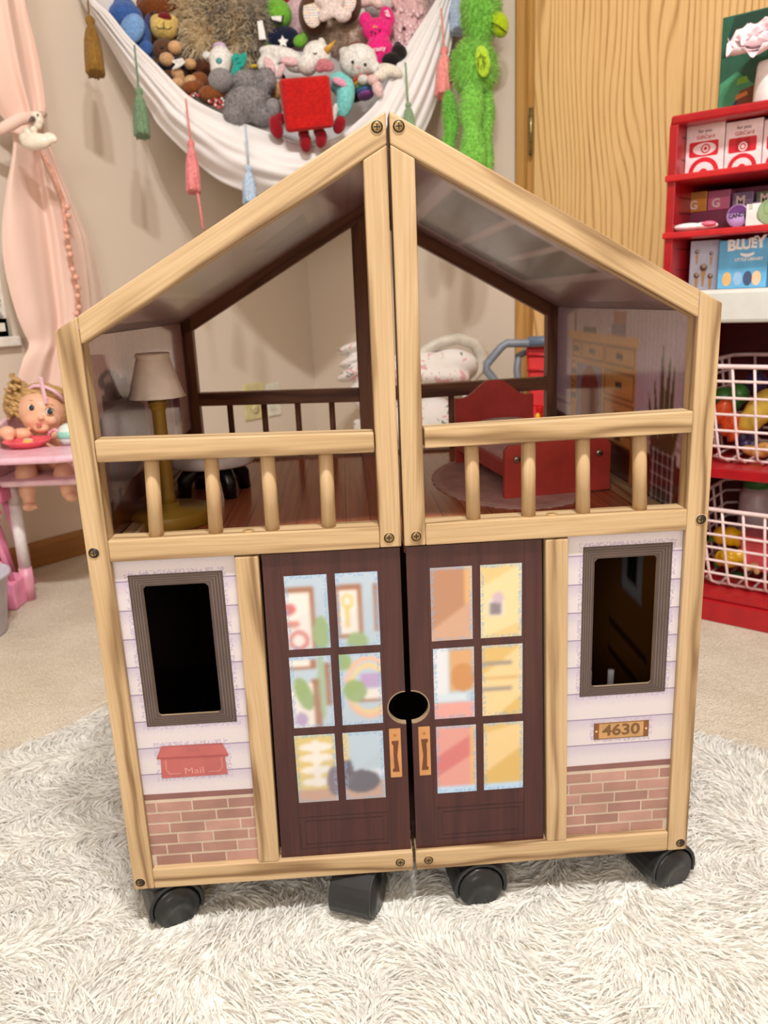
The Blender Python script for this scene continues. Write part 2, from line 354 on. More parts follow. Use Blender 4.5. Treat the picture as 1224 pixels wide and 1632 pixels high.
# ---------------------------------------------------------------- shag rug
WHITE_RUG = flat((236, 232, 222), .9)
RUG = (.79, -2.62, 2.62, -.87)
rug = thing('shag_rug', 'large white long-pile shag rug under the wooden dollhouse', 'rug', (1.7, -1.7, 0))
b = MB(); b.box((RUG[0]-1.7, RUG[1]+1.7, .0005), (RUG[2]-1.7, RUG[3]+1.7, .006), WHITE_RUG); b.build('backing', rug)
def HM_(s): return Matrix.Rotation(rad(42.267 if s < 0 else 42.969), 3, 'Z')
HO = Vector((1.42209, -1.34899, 0))
def flow(P):
    a = 3.2*np.sin(P[:, 0]*9+1.3*np.sin(P[:, 1]*7))+2.6*np.sin(P[:, 1]*11+1.7*np.cos(P[:, 0]*8+.5))+1.2*np.sin(P[:, 0]*23-P[:, 1]*19)
    return np.stack([np.cos(a), np.sin(a), np.zeros(len(P))], 1)*1.15
def rugpts(n, x0, x1, y0, y1):
    P = np.stack([rng.uniform(x0, x1, n), rng.uniform(y0, y1, n), np.full(n, .006)], 1); return P
C2 = np.array(CAM[:2])
P = rugpts(330000, *(RUG[0], RUG[2], RUG[1], RUG[3])); rel = P[:, :2]-C2; zd = rel@np.array(FW[:2]); xd = rel@np.array((RT[0], RT[1]))
vis = (zd > .28) & (np.abs(xd) < zd*.62+.12) & (zd < 1.35)
keep = vis | (rng.random(len(P)) < .16); P = P[keep]
P[:, :2] -= 1.7*np.array([1, -1])
N = np.tile((0, 0, 1.0), (len(P), 1))
t = NT('shag_yarn'); g = t.n('NewGeometry').outputs['Random Per Island']; big = t.noise(t.coord(), 9, 3)
yc = t.ramp(t.math('ADD', t.math('MULTIPLY', g, .5), t.math('MULTIPLY', big, .5)), [(.2, (242, 240, 235)), (.75, (253, 252, 249))])
SHAG = t.fin(yc, .55, .3); tr = t.n('BsdfTranslucent'); t.set(tr.inputs[0], yc); mx = t.n('MixShader'); mx.inputs[0].default_value = .5
t.t.links.new(t.b.outputs[0], mx.inputs[1]); t.t.links.new(tr.outputs[0], mx.inputs[2]); t.t.links.new(mx.outputs[0], t.t.nodes['Material Output'].inputs[0])
cas = np.array([(HO + HM_(s_) @ Vector((s_*u_, v_, 0)))[:2] for s_, u_, v_ in ((-1, .241, .022), (-1, .055, .012), (1, .062, .020), (1, .254, .024))])-np.array((1.7, -1.7))
near = np.min(np.linalg.norm(P[:, None, :2]-cas[None], axis=2), axis=1)
strands(P, N, rng.uniform(.026, .046, len(P))*np.clip(.25+(near-.022)/.04, .3, 1), SHAG, 'pile', rug, width=.0024, grav=.9, clump=.026, seg=4, flow=flow(P), jit=.26, tipw=.3)

# ---------------------------------------------------------------- dollhouse
HO = Vector((1.42209, -1.34899, 0)); HA = {-1: rad(42.267), 1: rad(42.969)}; G = .0013
house = thing('dollhouse', 'tall natural pine two-storey dollhouse on casters with gabled open attic and brown double doors', 'dollhouse', HO)
HM = {s: Matrix.Rotation(HA[s], 4, 'Z') for s in (-1, 1)}
def hw(s, u, v, z): return Matrix.Translation(HO) @ HM[s] @ Vector((s*(u+G), v, z))    # house half -> room
PL, PM, PH = (126, 96, 64), (183, 153, 113), (208, 179, 140)
PINEZ = wood('pine_upright', PL, PM, PH, axis='z'); PINEX = wood('pine_rail', PL, PM, PH, axis='x')
PINEY = wood('pine_batten', PL, PM, PH, axis='y')
SLP = math.atan(.564)
PINEB = {-1: wood('pine_rafter_left', PL, PM, PH, ang=SLP), 1: wood('pine_rafter_right', PL, PM, PH, ang=-SLP)}
BL, BMi, BH = (86, 50, 32), (120, 76, 50), (142, 98, 68)
BRZ = wood('stained_upright', BL, BMi, BH, axis='z'); BRX = wood('stained_rail', BL, BMi, BH, axis='x')
BRB = {-1: wood('stained_rafter_left', BL, BMi, BH, ang=SLP), 1: wood('stained_rafter_right', BL, BMi, BH, ang=-SLP)}
DOWEL = wood('dowel_wood', (156, 122, 84), (184, 152, 112), (196, 168, 130), axis='z', ring=.5)
W_, PW, CP, ZB, EA, AP, SL, TH = .2697, .0195, .0187, .0523, .5771, .7294, .564, .022
HMID, HM2 = .3832, .4025
def hp(mb, name, s, bev=0, label=None, seg=2, parent=None):
    o = mb.build(name, parent or house, HM[s] if parent is None else None, bev, seg)
    if label: o['label'] = label
    return o
def pr(s, pts, d0, d1, m, mb=None): 
    b = mb or MB(); b.prism([(s*(u+G), z) for u, z in pts], d0, d1, m); return b
SCREWH = flat((40, 30, 22), .5); SCREWM = flat((150, 124, 80), .35, metal=.7)
def screw(s, u, z, deep=0):  # sunken hole's shade is a flat dark disc; deep ones get a small highlight
    M = HM[s] @ Matrix.Translation((s*(u+G), -.0004, z)) @ Matrix.Rotation(rad(90), 4, 'X')
    b = MB(); b.lathe([(.0050, -.0002), (.0050, .00025), (.0046, .00025)], flat((214, 180, 130), .6), n=24); b.lathe([(.0046, -.0001), (.0046, .0003)], SCREWH, n=24)
    b.lathe([(.0037, .0003), (.0033, .0006), (.0012, .0007)] if not deep else [(.0026, .0002), (.0022, .0004), (.001, .0005)], SCREWM, c=(-.0008 if deep else 0, -.0006 if deep else 0, 0), n=20)
    b.box((-.0024, -.0005, .0005), (.0024, .0005, .00085), SCREWH); b.box((-.0005, -.0024, .0005), (.0005, .0024, .00085), SCREWH)
    o = b.build('screw', house, M)
INW = printmat('inner_wall_print', .16, .5, .5)
def wallprint(s):
    # x of the print = depth v (0..0.47), y = height above attic floor (0..0.195)
    p = Paint(190, 100, (222, 190, 194) if s < 0 else (204, 186, 212), .47, .195)
    for i in range(48):
        x = i*.0105; p.rect(x, 0, x+.004, .195, (236, 208, 208) if s < 0 else (222, 206, 226), .55)
    if s < 0:
        p.rect(0, 0, .47, .05, (96, 42, 32)); p.rect(0, .05, .47, .062, (226, 200, 202))
        for (x, yb, sc_) in ((.135, .062, 1.0),):
            p.poly([(.05, .03), (.05, .115), (.075, .128), (.19, .128), (.225, .115), (.225, .05), (.19, .06)], (138, 132, 146)); p.rect(.075, .128, .19, .140, (86, 70, 72)); p.rect(.085, .140, .165, .150, (100, 88, 94)); p.ell(.105, .153, .035, .009, (112, 104, 110)); p.ell(.10, .154, .012, .004, (200, 190, 194))
            for q, c in ((.065, (150, 120, 112)), (.08, (120, 136, 160)), (.1, (150, 130, 140))): p.rect(q, .04, q+.008, .1, c, .6)
            p.rect(.06, .0, .068, .045, (50, 34, 34)); p.rect(.09, .01, .098, .05, (50, 34, 34))
        p.rect(.25, .045, .36, .125, (184, 164, 180)); p.rect(.37, .07, .41, .12, (128, 96, 130)); p.rect(.3, .0, .31, .05, (60, 40, 36)); p.rect(.385, .03, .39, .07, (110, 90, 110))
    else:
        p.rect(0, 0, .47, .052, (88, 34, 22)); p.rect(0, .052, .47, .075, (230, 212, 224)); p.rect(0, .066, .47, .069, (180, 158, 176))
        O, O2, L = (230, 164, 88), (214, 142, 72), (130, 78, 38)
        p.rect(.165, .045, .40, .165, O); p.rect(.16, .157, .415, .166, (240, 182, 112)); p.rect(.275, .03, .375, .128, (156, 138, 166)); p.ell(.32, .09, .035, .035, (150, 30, 24)); p.rect(.29, .06, .352, .09, (150, 30, 24)); p.rect(.30, .0, .305, .06, (60, 30, 30)); p.rect(.34, .0, .345, .06, (60, 30, 30))
        for (x0, y0, x1, y1) in ((.17, .132, .265, .155), (.27, .132, .355, .155), (.36, .132, .395, .155), (.17, .098, .265, .127), (.17, .064, .265, .094), (.378, .1, .398, .127), (.378, .07, .398, .096), (.17, .045, .265, .06)):
            p.frame(x0, y0, x1, y1, .0022, L); cx, cy = (x0+x1)/2, (y0+y1)/2; p.rect(cx-.011, cy-.003, cx+.011, cy+.003, (60, 44, 36))
        p.rect(.165, .0, .175, .05, O2); p.rect(.258, .0, .268, .05, O2)
        p.rect(.2, .166, .245, .178, (120, 84, 120)); p.rect(.2, .178, .24, .192, (178, 84, 76)); p.rect(.3, .166, .35, .172, (72, 66, 74)); p.rect(.38, .166, .388, .19, (150, 90, 110))
        for (x, tip, h, wd) in ((.085, .08, .158, .006), (.095, .098, .17, .006), (.075, .068, .15, .005), (.105, .115, .13, .005), (.07, .045, .11, .006), (.112, .13, .115, .006)): p.poly([(x-wd, .06), (x+wd, .06), (x+wd*.8+(tip-x)*.5, .06+(h-.06)*.6), (tip, h), (x-wd*.8+(tip-x)*.5, .06+(h-.06)*.55)], (74, 82, 46))
        p.poly([(.062, .0), (.112, .0), (.12, .062), (.056, .062)], (34, 26, 28))
        for q in (.01, .022, .034, .046, .058): p.rect(.058, q, .118, q+.0022, (196, 186, 190))
        for q in (.062, .073, .085, .097, .109): p.rect(q, 0, q+.003, .062, (196, 186, 190))
    p.blur(1); p.grain(.02); return p
CEP = printmat('ceiling_print', .3, .4, .25)
SIDM = flat((150, 128, 132), .35); DARKP = flat((66, 44, 36), .5)
t = NT('attic_floor_boards'); co = t.coord(); sx = t.n('SeparateXYZ'); t.set(sx.inputs[0], co)
seam = t.math('LESS_THAN', t.math('FRACT', t.math('MULTIPLY', sx.outputs[0], 40)), .06); fb = t.noise(t.map(co, (260, 7, 1)), 1.0, 3); bb = t.noise(t.map(co, (40, 2, 1)), 1.0, 1)
c = t.ramp(t.math('ADD', t.math('MULTIPLY', fb, .6), t.math('MULTIPLY', bb, .4)), [(.3, (150, 76, 50)), (.7, (196, 116, 78))])
FLM = t.fin(t.mix(t.math('MULTIPLY', seam, .6), c, (104, 48, 32)), .2, .5); 
# siding shader: board lines and lavender stipple, drawn in house-half coordinates
def sidingm(name, s, boxes):
    t = NT(name); co = t.coord(); sx = t.n('SeparateXYZ'); t.set(sx.inputs[0], co); x, z = sx.outputs[0], sx.outputs[2]
    f = t.math('FRACT', t.math('DIVIDE', t.math('SUBTRACT', .3635, z), .0272)); st = t.noise(co, 900, 1, .4)
    line = t.math('LESS_THAN', f, .045)
    lim = t.math('MULTIPLY_ADD', t.math('SUBTRACT', .4, f), .30, .34)
    dots = t.math('MULTIPLY', t.math('LESS_THAN', st, lim), .32)
    soft = t.math('MULTIPLY', t.math('MAXIMUM', t.math('SUBTRACT', .55, f), 0), .8)
    lav = t.math('MAXIMUM', dots, soft)
    for (x0, z0, x1, z1) in boxes:
        dx = t.math('SUBTRACT', t.math('ABSOLUTE', t.math('SUBTRACT', x, s*((x0+x1)/2+G))), (x1-x0)/2); dz = t.math('SUBTRACT', t.math('ABSOLUTE', t.math('SUBTRACT', z, (z0+z1)/2)), (z1-z0)/2)
        dd = t.math('MAXIMUM', dx, dz); v = t.n('TexVoronoi'); t.set(v.inputs['Vector'], co); v.inputs['Scale'].default_value = 520
        near = t.math('MULTIPLY', t.math('LESS_THAN', dd, .0036), t.math('LESS_THAN', v.outputs['Distance'], .5)); lav = t.math('MAXIMUM', lav, t.math('MULTIPLY', near, .6))
    c = t.mix(lav, (210, 201, 205), (158, 143, 186)); c = t.mix(t.math('MULTIPLY', line, .75), c, (126, 108, 140))
    return t.fin(c, .3, .5)
SIDE = {-1: sidingm('siding_left', -1, [(.157, .2218, .239, .3685), (.169, .168, .232, .2012)]), 1: sidingm('siding_right', 1, [(.1597, .224, .2413, .371), (.1743, .178, .2272, .1952)])}
BRICKS = [flat(c, .35) for c in ((180, 138, 126), (162, 122, 110), (172, 130, 118), (154, 114, 104))]
MORT = flat((198, 180, 162), .35); FR1 = flat((74, 58, 54), .35); FR2 = flat((134, 118, 110), .35); CUT = flat((150, 128, 100), .7)
DOORB = wood('printed_door_brown', (52, 24, 24), (66, 33, 32), (78, 42, 38), axis='z', ring=.5, rough=.28); DLINE = flat((42, 18, 18), .3)
DPR = printmat('door_pane_print', .25, .5, .3)
RED1, RED2 = flat((178, 94, 92), .35), flat((160, 76, 76), .35); RLINE = flat((206, 142, 134), .35)
ORP, ORD = flat((196, 140, 88), .35), flat((104, 56, 30), .35); NUMP = flat((190, 146, 94), .35); NUMT = flat((112, 78, 44), .35)
def outline_rect(b, s, u0, z0, u1, z1, tk, v0, v1, m):
    for q in ((u0, z0, u1, z0+tk), (u0, z1-tk, u1, z1), (u0, z0+tk, u0+tk, z1-tk), (u1-tk, z0+tk, u1, z1-tk)): pr(s, [(q[0], q[1]), (q[2], q[1]), (q[2], q[3]), (q[0], q[3])], v0, v1, m, b)
def rr(u0, z0, u1, z1, r, n=4):
    P = []
    for cx, cz, a0 in ((u1-r, z1-r, 0), (u0+r, z1-r, 90), (u0+r, z0+r, 180), (u1-r, z0+r, 270)):
        for k in range(n+1): a = rad(a0+90*k/n); P.append((cx+r*math.cos(a), cz+r*math.sin(a)))
    return P
def ringface(b, s, outer, inner, v0, v1, m, mi):
    """plate with an opening: both outlines have the same number of points"""
    n = len(outer); O = [(s*(u+G), z) for u, z in outer]; I = [(s*(u+G), z) for u, z in inner]
    vs = [(x, v0, z) for x, z in O]+[(x, v0, z) for x, z in I]+[(x, v1, z) for x, z in O]+[(x, v1, z) for x, z in I]
    fs = []; fi = []
    for k in range(n):
        j = (k+1) % n
        fs += [(k, j, n+j, n+k), (2*n+k, 3*n+k, 3*n+j, 2*n+j), (k, 2*n+k, 2*n+j, j)]; fi.append((n+k, n+j, 3*n+j, 3*n+k))
    if s > 0: fs = [f[::-1] for f in fs]; fi = [f[::-1] for f in fi]
    b.add(vs, fs, m); b.add(vs, fi, mi)
def mirror(s, pts): return pts
for s in (-1, 1):
    side = 'left' if s < 0 else 'right'
    i0 = W_-PW; ztop = EA+SL*PW
    hp(pr(s, [(i0, ZB), (W_, ZB), (W_, EA), (i0, ztop)], 0, TH, PINEZ), 'corner_post', s, .0012)
    hp(pr(s, [(0, AP), (i0, ztop), (i0, ztop-.0218), (0, AP-.0236)], 0, TH, PINEB[s]), 'roof_beam', s, .0014)
    hp(pr(s, [(0, HMID), (CP, HMID), (CP, AP-.0237-SL*CP), (0, AP-.0237)], .0, TH, PINEZ), 'centre_post', s, .0012)
    hp(pr(s, [(CP, HMID), (i0, HMID), (i0, HM2), (CP, HM2)], -.0006, TH, PINEX), 'floor_rail', s, .0012)
    zi = (.4847, .4677) if s < 0 else (.4858, .4689)
    hp(pr(s, [(CP+.0012, zi[1]), (i0-.001, .4706), (i0-.001, .4892), (CP+.0012, zi[0])], -.0028, .0182, PINEX), 'balcony_rail', s, .0012)
    hp(pr(s, [(0, ZB), (i0, ZB), (i0, .0735), (0, .0735)], 0, TH, PINEX), 'bottom_rail', s, .0014)
    hp(pr(s, [(.1290, .0730), (.1487, .0730), (.1447, .3818), (.1243, .3818)], .0, .016, PINEZ), 'door_jamb', s, .0014)
    for ub, ut in ((.2109, .2074), (.1598, .1576), (.1110, .1104), (.0622, .0610)):
        b = MB(); b.tube([(s*(ub+G), .009, HM2-.004), (s*(ut+G), .009, .474)], .0063, DOWEL, 16); hp(b, 'baluster', s)
    b = MB(); b.lathe([(.0052, 0), (.0052, .0003)], flat((176, 140, 92), .6), n=20); o = b.build('wood_plug', house, HM[s] @ Matrix.Translation((s*(.133), .008, HM2)))
    for (u, z, dp) in ((.007, .718, 0), (.0105, .3919, 0), (.0125, .0632, 0), (.2628, .3925, 1), (.2627, .0607, 1)): screw(s, u, z, dp)
    # back frame, stained brown
    D0, D1 = .4685, .487
    hp(pr(s, [(.2474, ZB), (.2690, ZB), (.2690, EA-.004), (.2474, EA+.008)], D0, D1, BRZ), 'back_post', s, .001)
    hp(pr(s, [(.002, ZB), (.0236, ZB), (.0236, AP-.03-SL*.0236), (.002, AP-.03)], D0, D1, BRZ), 'back_post', s, .001)
    hp(pr(s, [(0, AP-.008), (W_-.004, AP-.008-SL*(W_-.004)), (W_-.004, AP-.0296-SL*(W_-.004)), (0, AP-.0296)], D0, D1, BRB[s]), 'back_beam', s, .001)
    hp(pr(s, [(.0236, .4528), (.2474, .4572), (.2474, .4752), (.0236, .4716)], D0, D1, BRX), 'back_rail', s, .001)
    hp(pr(s, [(.0236, .3655), (.2474, .3655), (.2474, .3795), (.0236, .3795)], D0, D1, BRX), 'back_rail', s, .001)
    for u in (.2066, .1586, .1112, .0629):
        b = MB(); b.tube([(s*(u+G), .478, .376), (s*(u+G), .478, .458)], .0043, BRZ, 12); hp(b, 'back_baluster', s)
    hp(pr(s, [(.0, ZB), (.2474, ZB), (.2474, .3655), (.0, .3655)], D0+.006, D0+.010, DARKP), 'back_panel', s)
    # floors, sides, roof
    b = MB(); b.box((s*(.001+G), TH, .3705), (s*(.262+G), .4685, .3765), FLM); hp(b, 'attic_floor', s, label='glossy brown plank-print attic floor')
    b = MB(); b.box((s*(.246+G), TH, .3765), (s*(.2614+G), .4684, .3865), PINEY); hp(b, 'floor_batten', s, .001)
    b = MB(); b.box((s*(.001+G), TH, ZB+.003), (s*(.262+G), .4685, ZB+.010), DARKP); hp(b, 'ground_floor', s)
    b = MB(); b.box((s*(.2622+G), TH, ZB), (s*(.268+G), .4685, EA-.0068), SIDM); hp(b, 'side_panel', s)
    wallprint(s).mesh('wall_print', INW, lambda x, y: (s*(.2619+G), x, .3767+y*.995), house, HM[s])
    lp = Paint(60, 40, (110, 70, 40) if s > 0 else (52, 40, 46), .44, .29)
    if s > 0:
        lp.rect(0, .0, .44, .29, (150, 96, 40)); lp.rect(.1, .2, .16, .27, (180, 180, 190)); lp.rect(.115, .215, .145, .258, (40, 40, 46))
        for y in (.06, .1, .14): lp.rect(.08, y, .2, y+.006, (50, 26, 14))
    lp.mesh('lower_wall_print', INW, lambda x, y: (s*(.2618+G), .024+x, .066+y), house, HM[s])
    hp(pr(s, [(0, AP-.006), (W_-.002, AP-.006-SL*(W_-.002)), (W_-.002, AP-.0105-SL*(W_-.002)), (0, AP-.0105)], .0005, .4865, SIDM), 'roof_panel', s)
    rp = Paint(80, 120, (170, 142, 148) if s > 0 else (186, 154, 156), .45, .30)
    for i in range(16): rp.rect(0, i*.02, .45, i*.02+.0016, (140, 112, 118), .6)
    rp.rect(.06, .05, .40, .25, (206, 190, 192)); 
    if s > 0:
        rp.rect(.075, .065, .385, .235, (98, 88, 80))
        for q in (.125, .18): rp.rect(.075, q, .385, q+.010, (196, 178, 176))
        rp.poly([(.08, .07), (.2, .07), (.2, .11), (.12, .12)], (70, 66, 52), .8); rp.poly([(.25, .14), (.37, .13), (.37, .23), (.3, .2)], (112, 102, 92), .8)
    else:
        rp.rect(.07, .06, .39, .24, (186, 178, 168)); rp.poly([(.16, .08), (.3, .08), (.3, .13), (.2, .15)], (140, 138, 122), .8)  # left panel painted lighter: the gloss reflection is put into its colour
    rp.blur(1); cu = math.cos(SLP)
    rp.mesh('ceiling_print', CEP, lambda x, y: (s*(y*cu*.9+.012+G), .018+x, AP-.0107-SL*(y*cu*.9+.012)-.0002), house, HM[s])
    # lower front panel with its opening
    wo = (.157, .2218, .239, .3685) if s < 0 else (.1597, .2240, .2413, .3710)
    wi = (.1703, .2322, .2275, .3579) if s < 0 else (.1704, .2334, .2278, .3596)
    inn = rr(*wi, .003)
    O = (.1455, .0735, i0, .3832); outer = []
    cx, cz = (wi[0]+wi[2])/2, (wi[1]+wi[3])/2
    for u, z in inn:
        du, dz = u-cx, z-cz; k = min((O[2]-cx if du > 0 else cx-O[0])/max(abs(du), 1e-9), (O[3]-cz if dz > 0 else cz-O[1])/max(abs(dz), 1e-9)); outer.append((cx+du*k, cz+dz*k))
    # keep the true corners of the panel
    for cu_, cz_ in ((O[2], O[3]), (O[0], O[3]), (O[0], O[1]), (O[2], O[1])):
        j = min(range(len(outer)), key=lambda k: (outer[k][0]-cu_)**2+(outer[k][1]-cz_)**2); outer[j] = (cu_, cz_)
    b = MB(); ringface(b, s, outer, inn, .006, .0085, SIDE[s], CUT); panel = hp(b, 'siding_panel', s, label='panel printed with lavender clapboard siding, a window and bricks')
    b = MB(); e = .0015
    steps = [(wo, FR1), (None, None)]
    for k in range(5):
        f0, f1 = k/5, (k+1)/5; q = lambda f: tuple(wo[j]*(1-f)+wi[j]*f for j in range(4))
        a0, a1 = q(f0), q(f1 if k == 4 else f1-.03); a2 = q(f1)
        ringface(b, s, rr(*a0, .0004, 1), rr(*a1, .0004 if k < 4 else .003, 1), .0057, .006, FR1, FR1)
        if k < 4: ringface(b, s, rr(*a1, .0004, 1), rr(*a2, .0004, 1), .0058, .006, FR2, FR2)
    b.build('window_frame', panel)
    # printed bricks
    b = MB(); pr(s, [(.1470, .0735), (i0, .0735), (i0, .1455), (.1470, .1455)], .0058, .006, MORT, b); pr(s, [(.1470, .1455), (i0, .1455), (i0, .1515), (.1470, .1508)], .0056, .006, flat((130, 88, 84), .35), b); b.build('mortar', panel)
    bw, bh = .0335, .0107; random.seed(11+s)
    for r in range(7):
        z0 = .0745+r*.0116; off = (.5*(r % 2)+.15*(r % 3))*bw; k = 0; u = .1470-bw+off
        z1 = min(z0+bh-.0012, .1455)
        while u < i0:
            a, c = max(u, .1474), min(u+bw-.0014, i0-.0003)
            if c-a > .003 and z1-z0 > .002: b = MB(); pr(s, [(a, z0), (c, z0), (c, z1), (a, z1)], .0055, .0058, random.choice(BRICKS), b); b.build('brick', panel)
            u += bw
    if s < 0:
        b = MB(); pr(s, [(.2316, .1679), (.1704, .1679), (.1715, .1893), (.2305, .1893)], .0056, .006, RED1, b); pr(s, [(.2285, .2012), (.1727, .2008), (.168, .1888), (.2338, .1899)], .0054, .0056, RED1, b); pr(s, [(.2338, .1899), (.168, .1888), (.168, .1872), (.2338, .1882)], .0053, .0056, RED2, b)
        pr(s, [(.2280, .2012), (.1732, .2008), (.1732, .2001), (.2280, .2005)], .0053, .0054, RED2, b)
        for q in ([(.2265, .1865), (.2258, .1865), (.2262, .1765), (.2269, .1765)], [(.2269, .1765), (.2262, .1765), (.2232, .1722), (.2237, .1716)], [(.2237, .1722), (.2237, .1716), (.2135, .1716), (.2135, .1722)],
                  [(.1745, .1862), (.1752, .1862), (.1748, .1765), (.1741, .1765)], [(.1741, .1765), (.1748, .1765), (.1778, .1722), (.1773, .1716)], [(.1773, .1722), (.1773, .1716), (.1880, .1716), (.1880, .1722)]): pr(s, q, .0054, .0056, RLINE, b)
        mbx = b.build('mailbox_print', panel); mbx['label'] = 'printed coral red mailbox with the word Mail'
        text('lettering', 'Mail', .0092, RLINE, Matrix.Translation((s*(.2008+G), .0055, .1738)) @ Matrix.Rotation(rad(90), 4, 'X'), panel, .0001, 1.25)
    else:
        b = MB(); pr(s, [(.1743, .1782), (.2272, .1782), (.2272, .1952), (.1743, .1952)], .0056, .006, NUMP, b)
        for a, c in ((.1743, .1792), (.2223, .2272)): pr(s, [(a, .1782), (c, .1782), (c, .1952), (a, .1952)], .0054, .0056, flat((122, 74, 40), .35), b); pr(s, rr((a+c)/2-.001, .1857, (a+c)/2+.001, .1877, .0009), .0053, .0054, flat((226, 190, 130), .3), b)
        outline_rect(b, s, .1743, .1782, .2272, .1952, .0005, .0053, .0054, ORD)
        npl = b.build('number_plate', panel); npl['label'] = 'printed wooden house number plate 4630'
        text('lettering', '4630', .0158, NUMT, Matrix.Translation((s*(.2007+G), .0055, .1866)) @ Matrix.Rotation(rad(90), 4, 'X'), panel, .0001, 1.15, .0004)
    # door with a half-round finger cut
    P = [(.0014, .0710)]
    cz0, R0 = .2262, .0168
    for k in range(13): a = rad(-90+180*k/12); P.append((.0014+R0*math.cos(a)*.98, cz0+R0*math.sin(a)))
    P += [(.0014, .3812), (.1218, .3812), (.1268, .0710)]
    b = MB(); pr(s, P, .0045, .0100, DOORB, b); dr = hp(b, 'door', s, label='dark brown door printed with six window panes')
    b = MB()
    for k in range(12):
        a0, a1 = rad(-90+15*k), rad(-75+15*k)
        pr(s, [(.0014+(R0-.0008)*math.cos(a0), cz0+(R0-.0008)*math.sin(a0)), (.0014+(R0+.0003)*math.cos(a0), cz0+(R0+.0003)*math.sin(a0)), (.0014+(R0+.0003)*math.cos(a1), cz0+(R0+.0003)*math.sin(a1)), (.0014+(R0-.0008)*math.cos(a1), cz0+(R0-.0008)*math.sin(a1))], .0044, .0101, CUT, b)
    b.build('cut_edge', dr)
    b = MB(); 
    for q in ((.0222, .0820, .1070, .1170), (.0270, .0865, .1022, .1125)): outline_rect(b, s, *q, .0006, .0043, .0045, DLINE)
    for u0, u1 in ((.0196, .0222),): pr(s, [(u0, .0715), (u0+.0005, .0715), (u0+.0005, .3805), (u0, .3805)], .0043, .0045, DLINE, b)
    pr(s, [(.1072, .0715), (.1077, .0715), (.1066, .3805), (.1061, .3805)], .0043, .0045, DLINE, b); b.build('panel_groove', dr)
    b = MB(); pr(s, rr(.0071, .1540, .0178, .2052, .0004, 1), .0042, .0045, ORP, b); pr(s, [(.0092, .1600), (.0157, .1600), (.0157, .1625), (.0142, .1640), (.0145, .1800), (.0142, .1880), (.0157, .1895), (.0157, .1925), (.0092, .1925), (.0098, .1870), (.0110, .1760), (.0098, .1650)], .0039, .0042, ORD, b); pr(s, rr(.0110, .1968, .0140, .1998, .0014), .004, .0042, flat((176, 110, 54), .35), b)
    hn = b.build('handle', dr); hn['label'] = 'printed orange plate with brown pull handle'
    rows = [(.2905, .3605), (.2120, .2830), (.1330, .2040)]; cols = [(.0220, .0594), (.0668, .1042)]
    for r in range(3):
        for c in range(2):
            (z0, z1), (u0, u1) = rows[r], cols[c]; u0 += .0008*r; u1 += .0009*r
            Wd, Ht = u1-u0, z1-z0; p = Paint(30, 56, (176, 194, 212), Wd, Ht); X = lambda q: q*Wd; Y = lambda q: q*Ht
            # x of the print runs to the right in the photo
            BR, WH, GR, YE, BLU = (156, 108, 86), (226, 220, 216), (140, 166, 112), (216, 190, 120), (178, 204, 230)
            if s < 0:
                key = (r, 1-c)
                if key == (0, 0): p.rect(0, 0, X(.68), Y(.84), BR); p.rect(0, 0, X(.56), Y(.78), WH); p.ell(X(.05), Y(.55), X(.18), Y(.08), (198, 110, 110)); p.ell(X(.1), Y(.35), X(.2), Y(.05), (206, 130, 120)); p.ell(X(.25), Y(.12), X(.25), Y(.14), (204, 120, 120), ring=.6); p.ell(X(.8), Y(.2), X(.2), Y(.24), GR)
                if key == (0, 1): p.rect(0, Y(.12), X(.62), Y(.84), BR); p.rect(X(.05), Y(.18), X(.5), Y(.78), WH); p.ell(X(.26), Y(.62), X(.15), Y(.1), YE, ring=.55); p.rect(X(.2), Y(.26), X(.28), Y(.55), YE); p.rect(X(.88), Y(.2), X(1), Y(.84), BR); p.ell(X(.45), Y(.05), X(.25), Y(.15), GR)
                if key == (1, 0): p.rect(0, Y(.82), X(.65), Y(.96), BR); p.rect(0, Y(.86), X(.5), Y(.96), WH); p.rect(X(.5), 0, X(.72), Y(.68), BR); p.rect(0, 0, X(.55), Y(.62), WH); p.ell(X(.3), Y(.48), X(.2), Y(.24), GR, ang=.3); p.rect(X(.85), Y(.3), X(1), Y(.9), BR); p.ell(X(.2), Y(.12), X(.16), Y(.1), (172, 150, 190)); p.ell(X(.75), Y(.6), X(.1), Y(.5), GR, .6)
                if key == (1, 1): p.ell(X(.7), Y(.52), X(.6), Y(.44), (226, 176, 150), ring=.86); p.ell(X(.7), Y(.5), X(.5), Y(.36), (224, 196, 140), ring=.82); p.rect(X(.5), Y(.52), X(1), Y(.72), (176, 150, 196)); p.rect(X(.4), Y(.32), X(1), Y(.5), WH); p.rect(X(.4), Y(.32), X(1), Y(.36), BR); p.ell(X(.35), Y(.48), X(.28), Y(.16), GR, ang=.5); p.ell(X(.1), Y(.9), X(.2), Y(.12), GR)
                if key == (2, 0): 
                    p.rect(0, 0, X(1), Y(1), (206, 186, 122)); p.rect(0, 0, X(1), Y(.2), (186, 148, 128)); p.rect(X(.42), Y(.25), X(.62), Y(.92), WH)
                    for yy in (.3, .48, .66, .82): p.ell(X(.52), Y(yy), X(.42), Y(.065), WH)
                    p.ell(X(.95), Y(.3), X(.2), Y(.22), (112, 100, 112))
                if key == (2, 1): p.rect(0, 0, X(1), Y(.28), (186, 150, 134)); p.rect(0, Y(.28), X(1), Y(.45), (206, 216, 230)); p.ell(X(.42), Y(.27), X(.46), Y(.17), (88, 84, 98)); p.ell(X(.08), Y(.42), X(.14), Y(.2), (100, 94, 106)); p.rect(0, Y(.6), X(.12), Y(1), YE)
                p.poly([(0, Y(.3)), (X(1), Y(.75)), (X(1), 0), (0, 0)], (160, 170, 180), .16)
            else:
                key = (r, c)
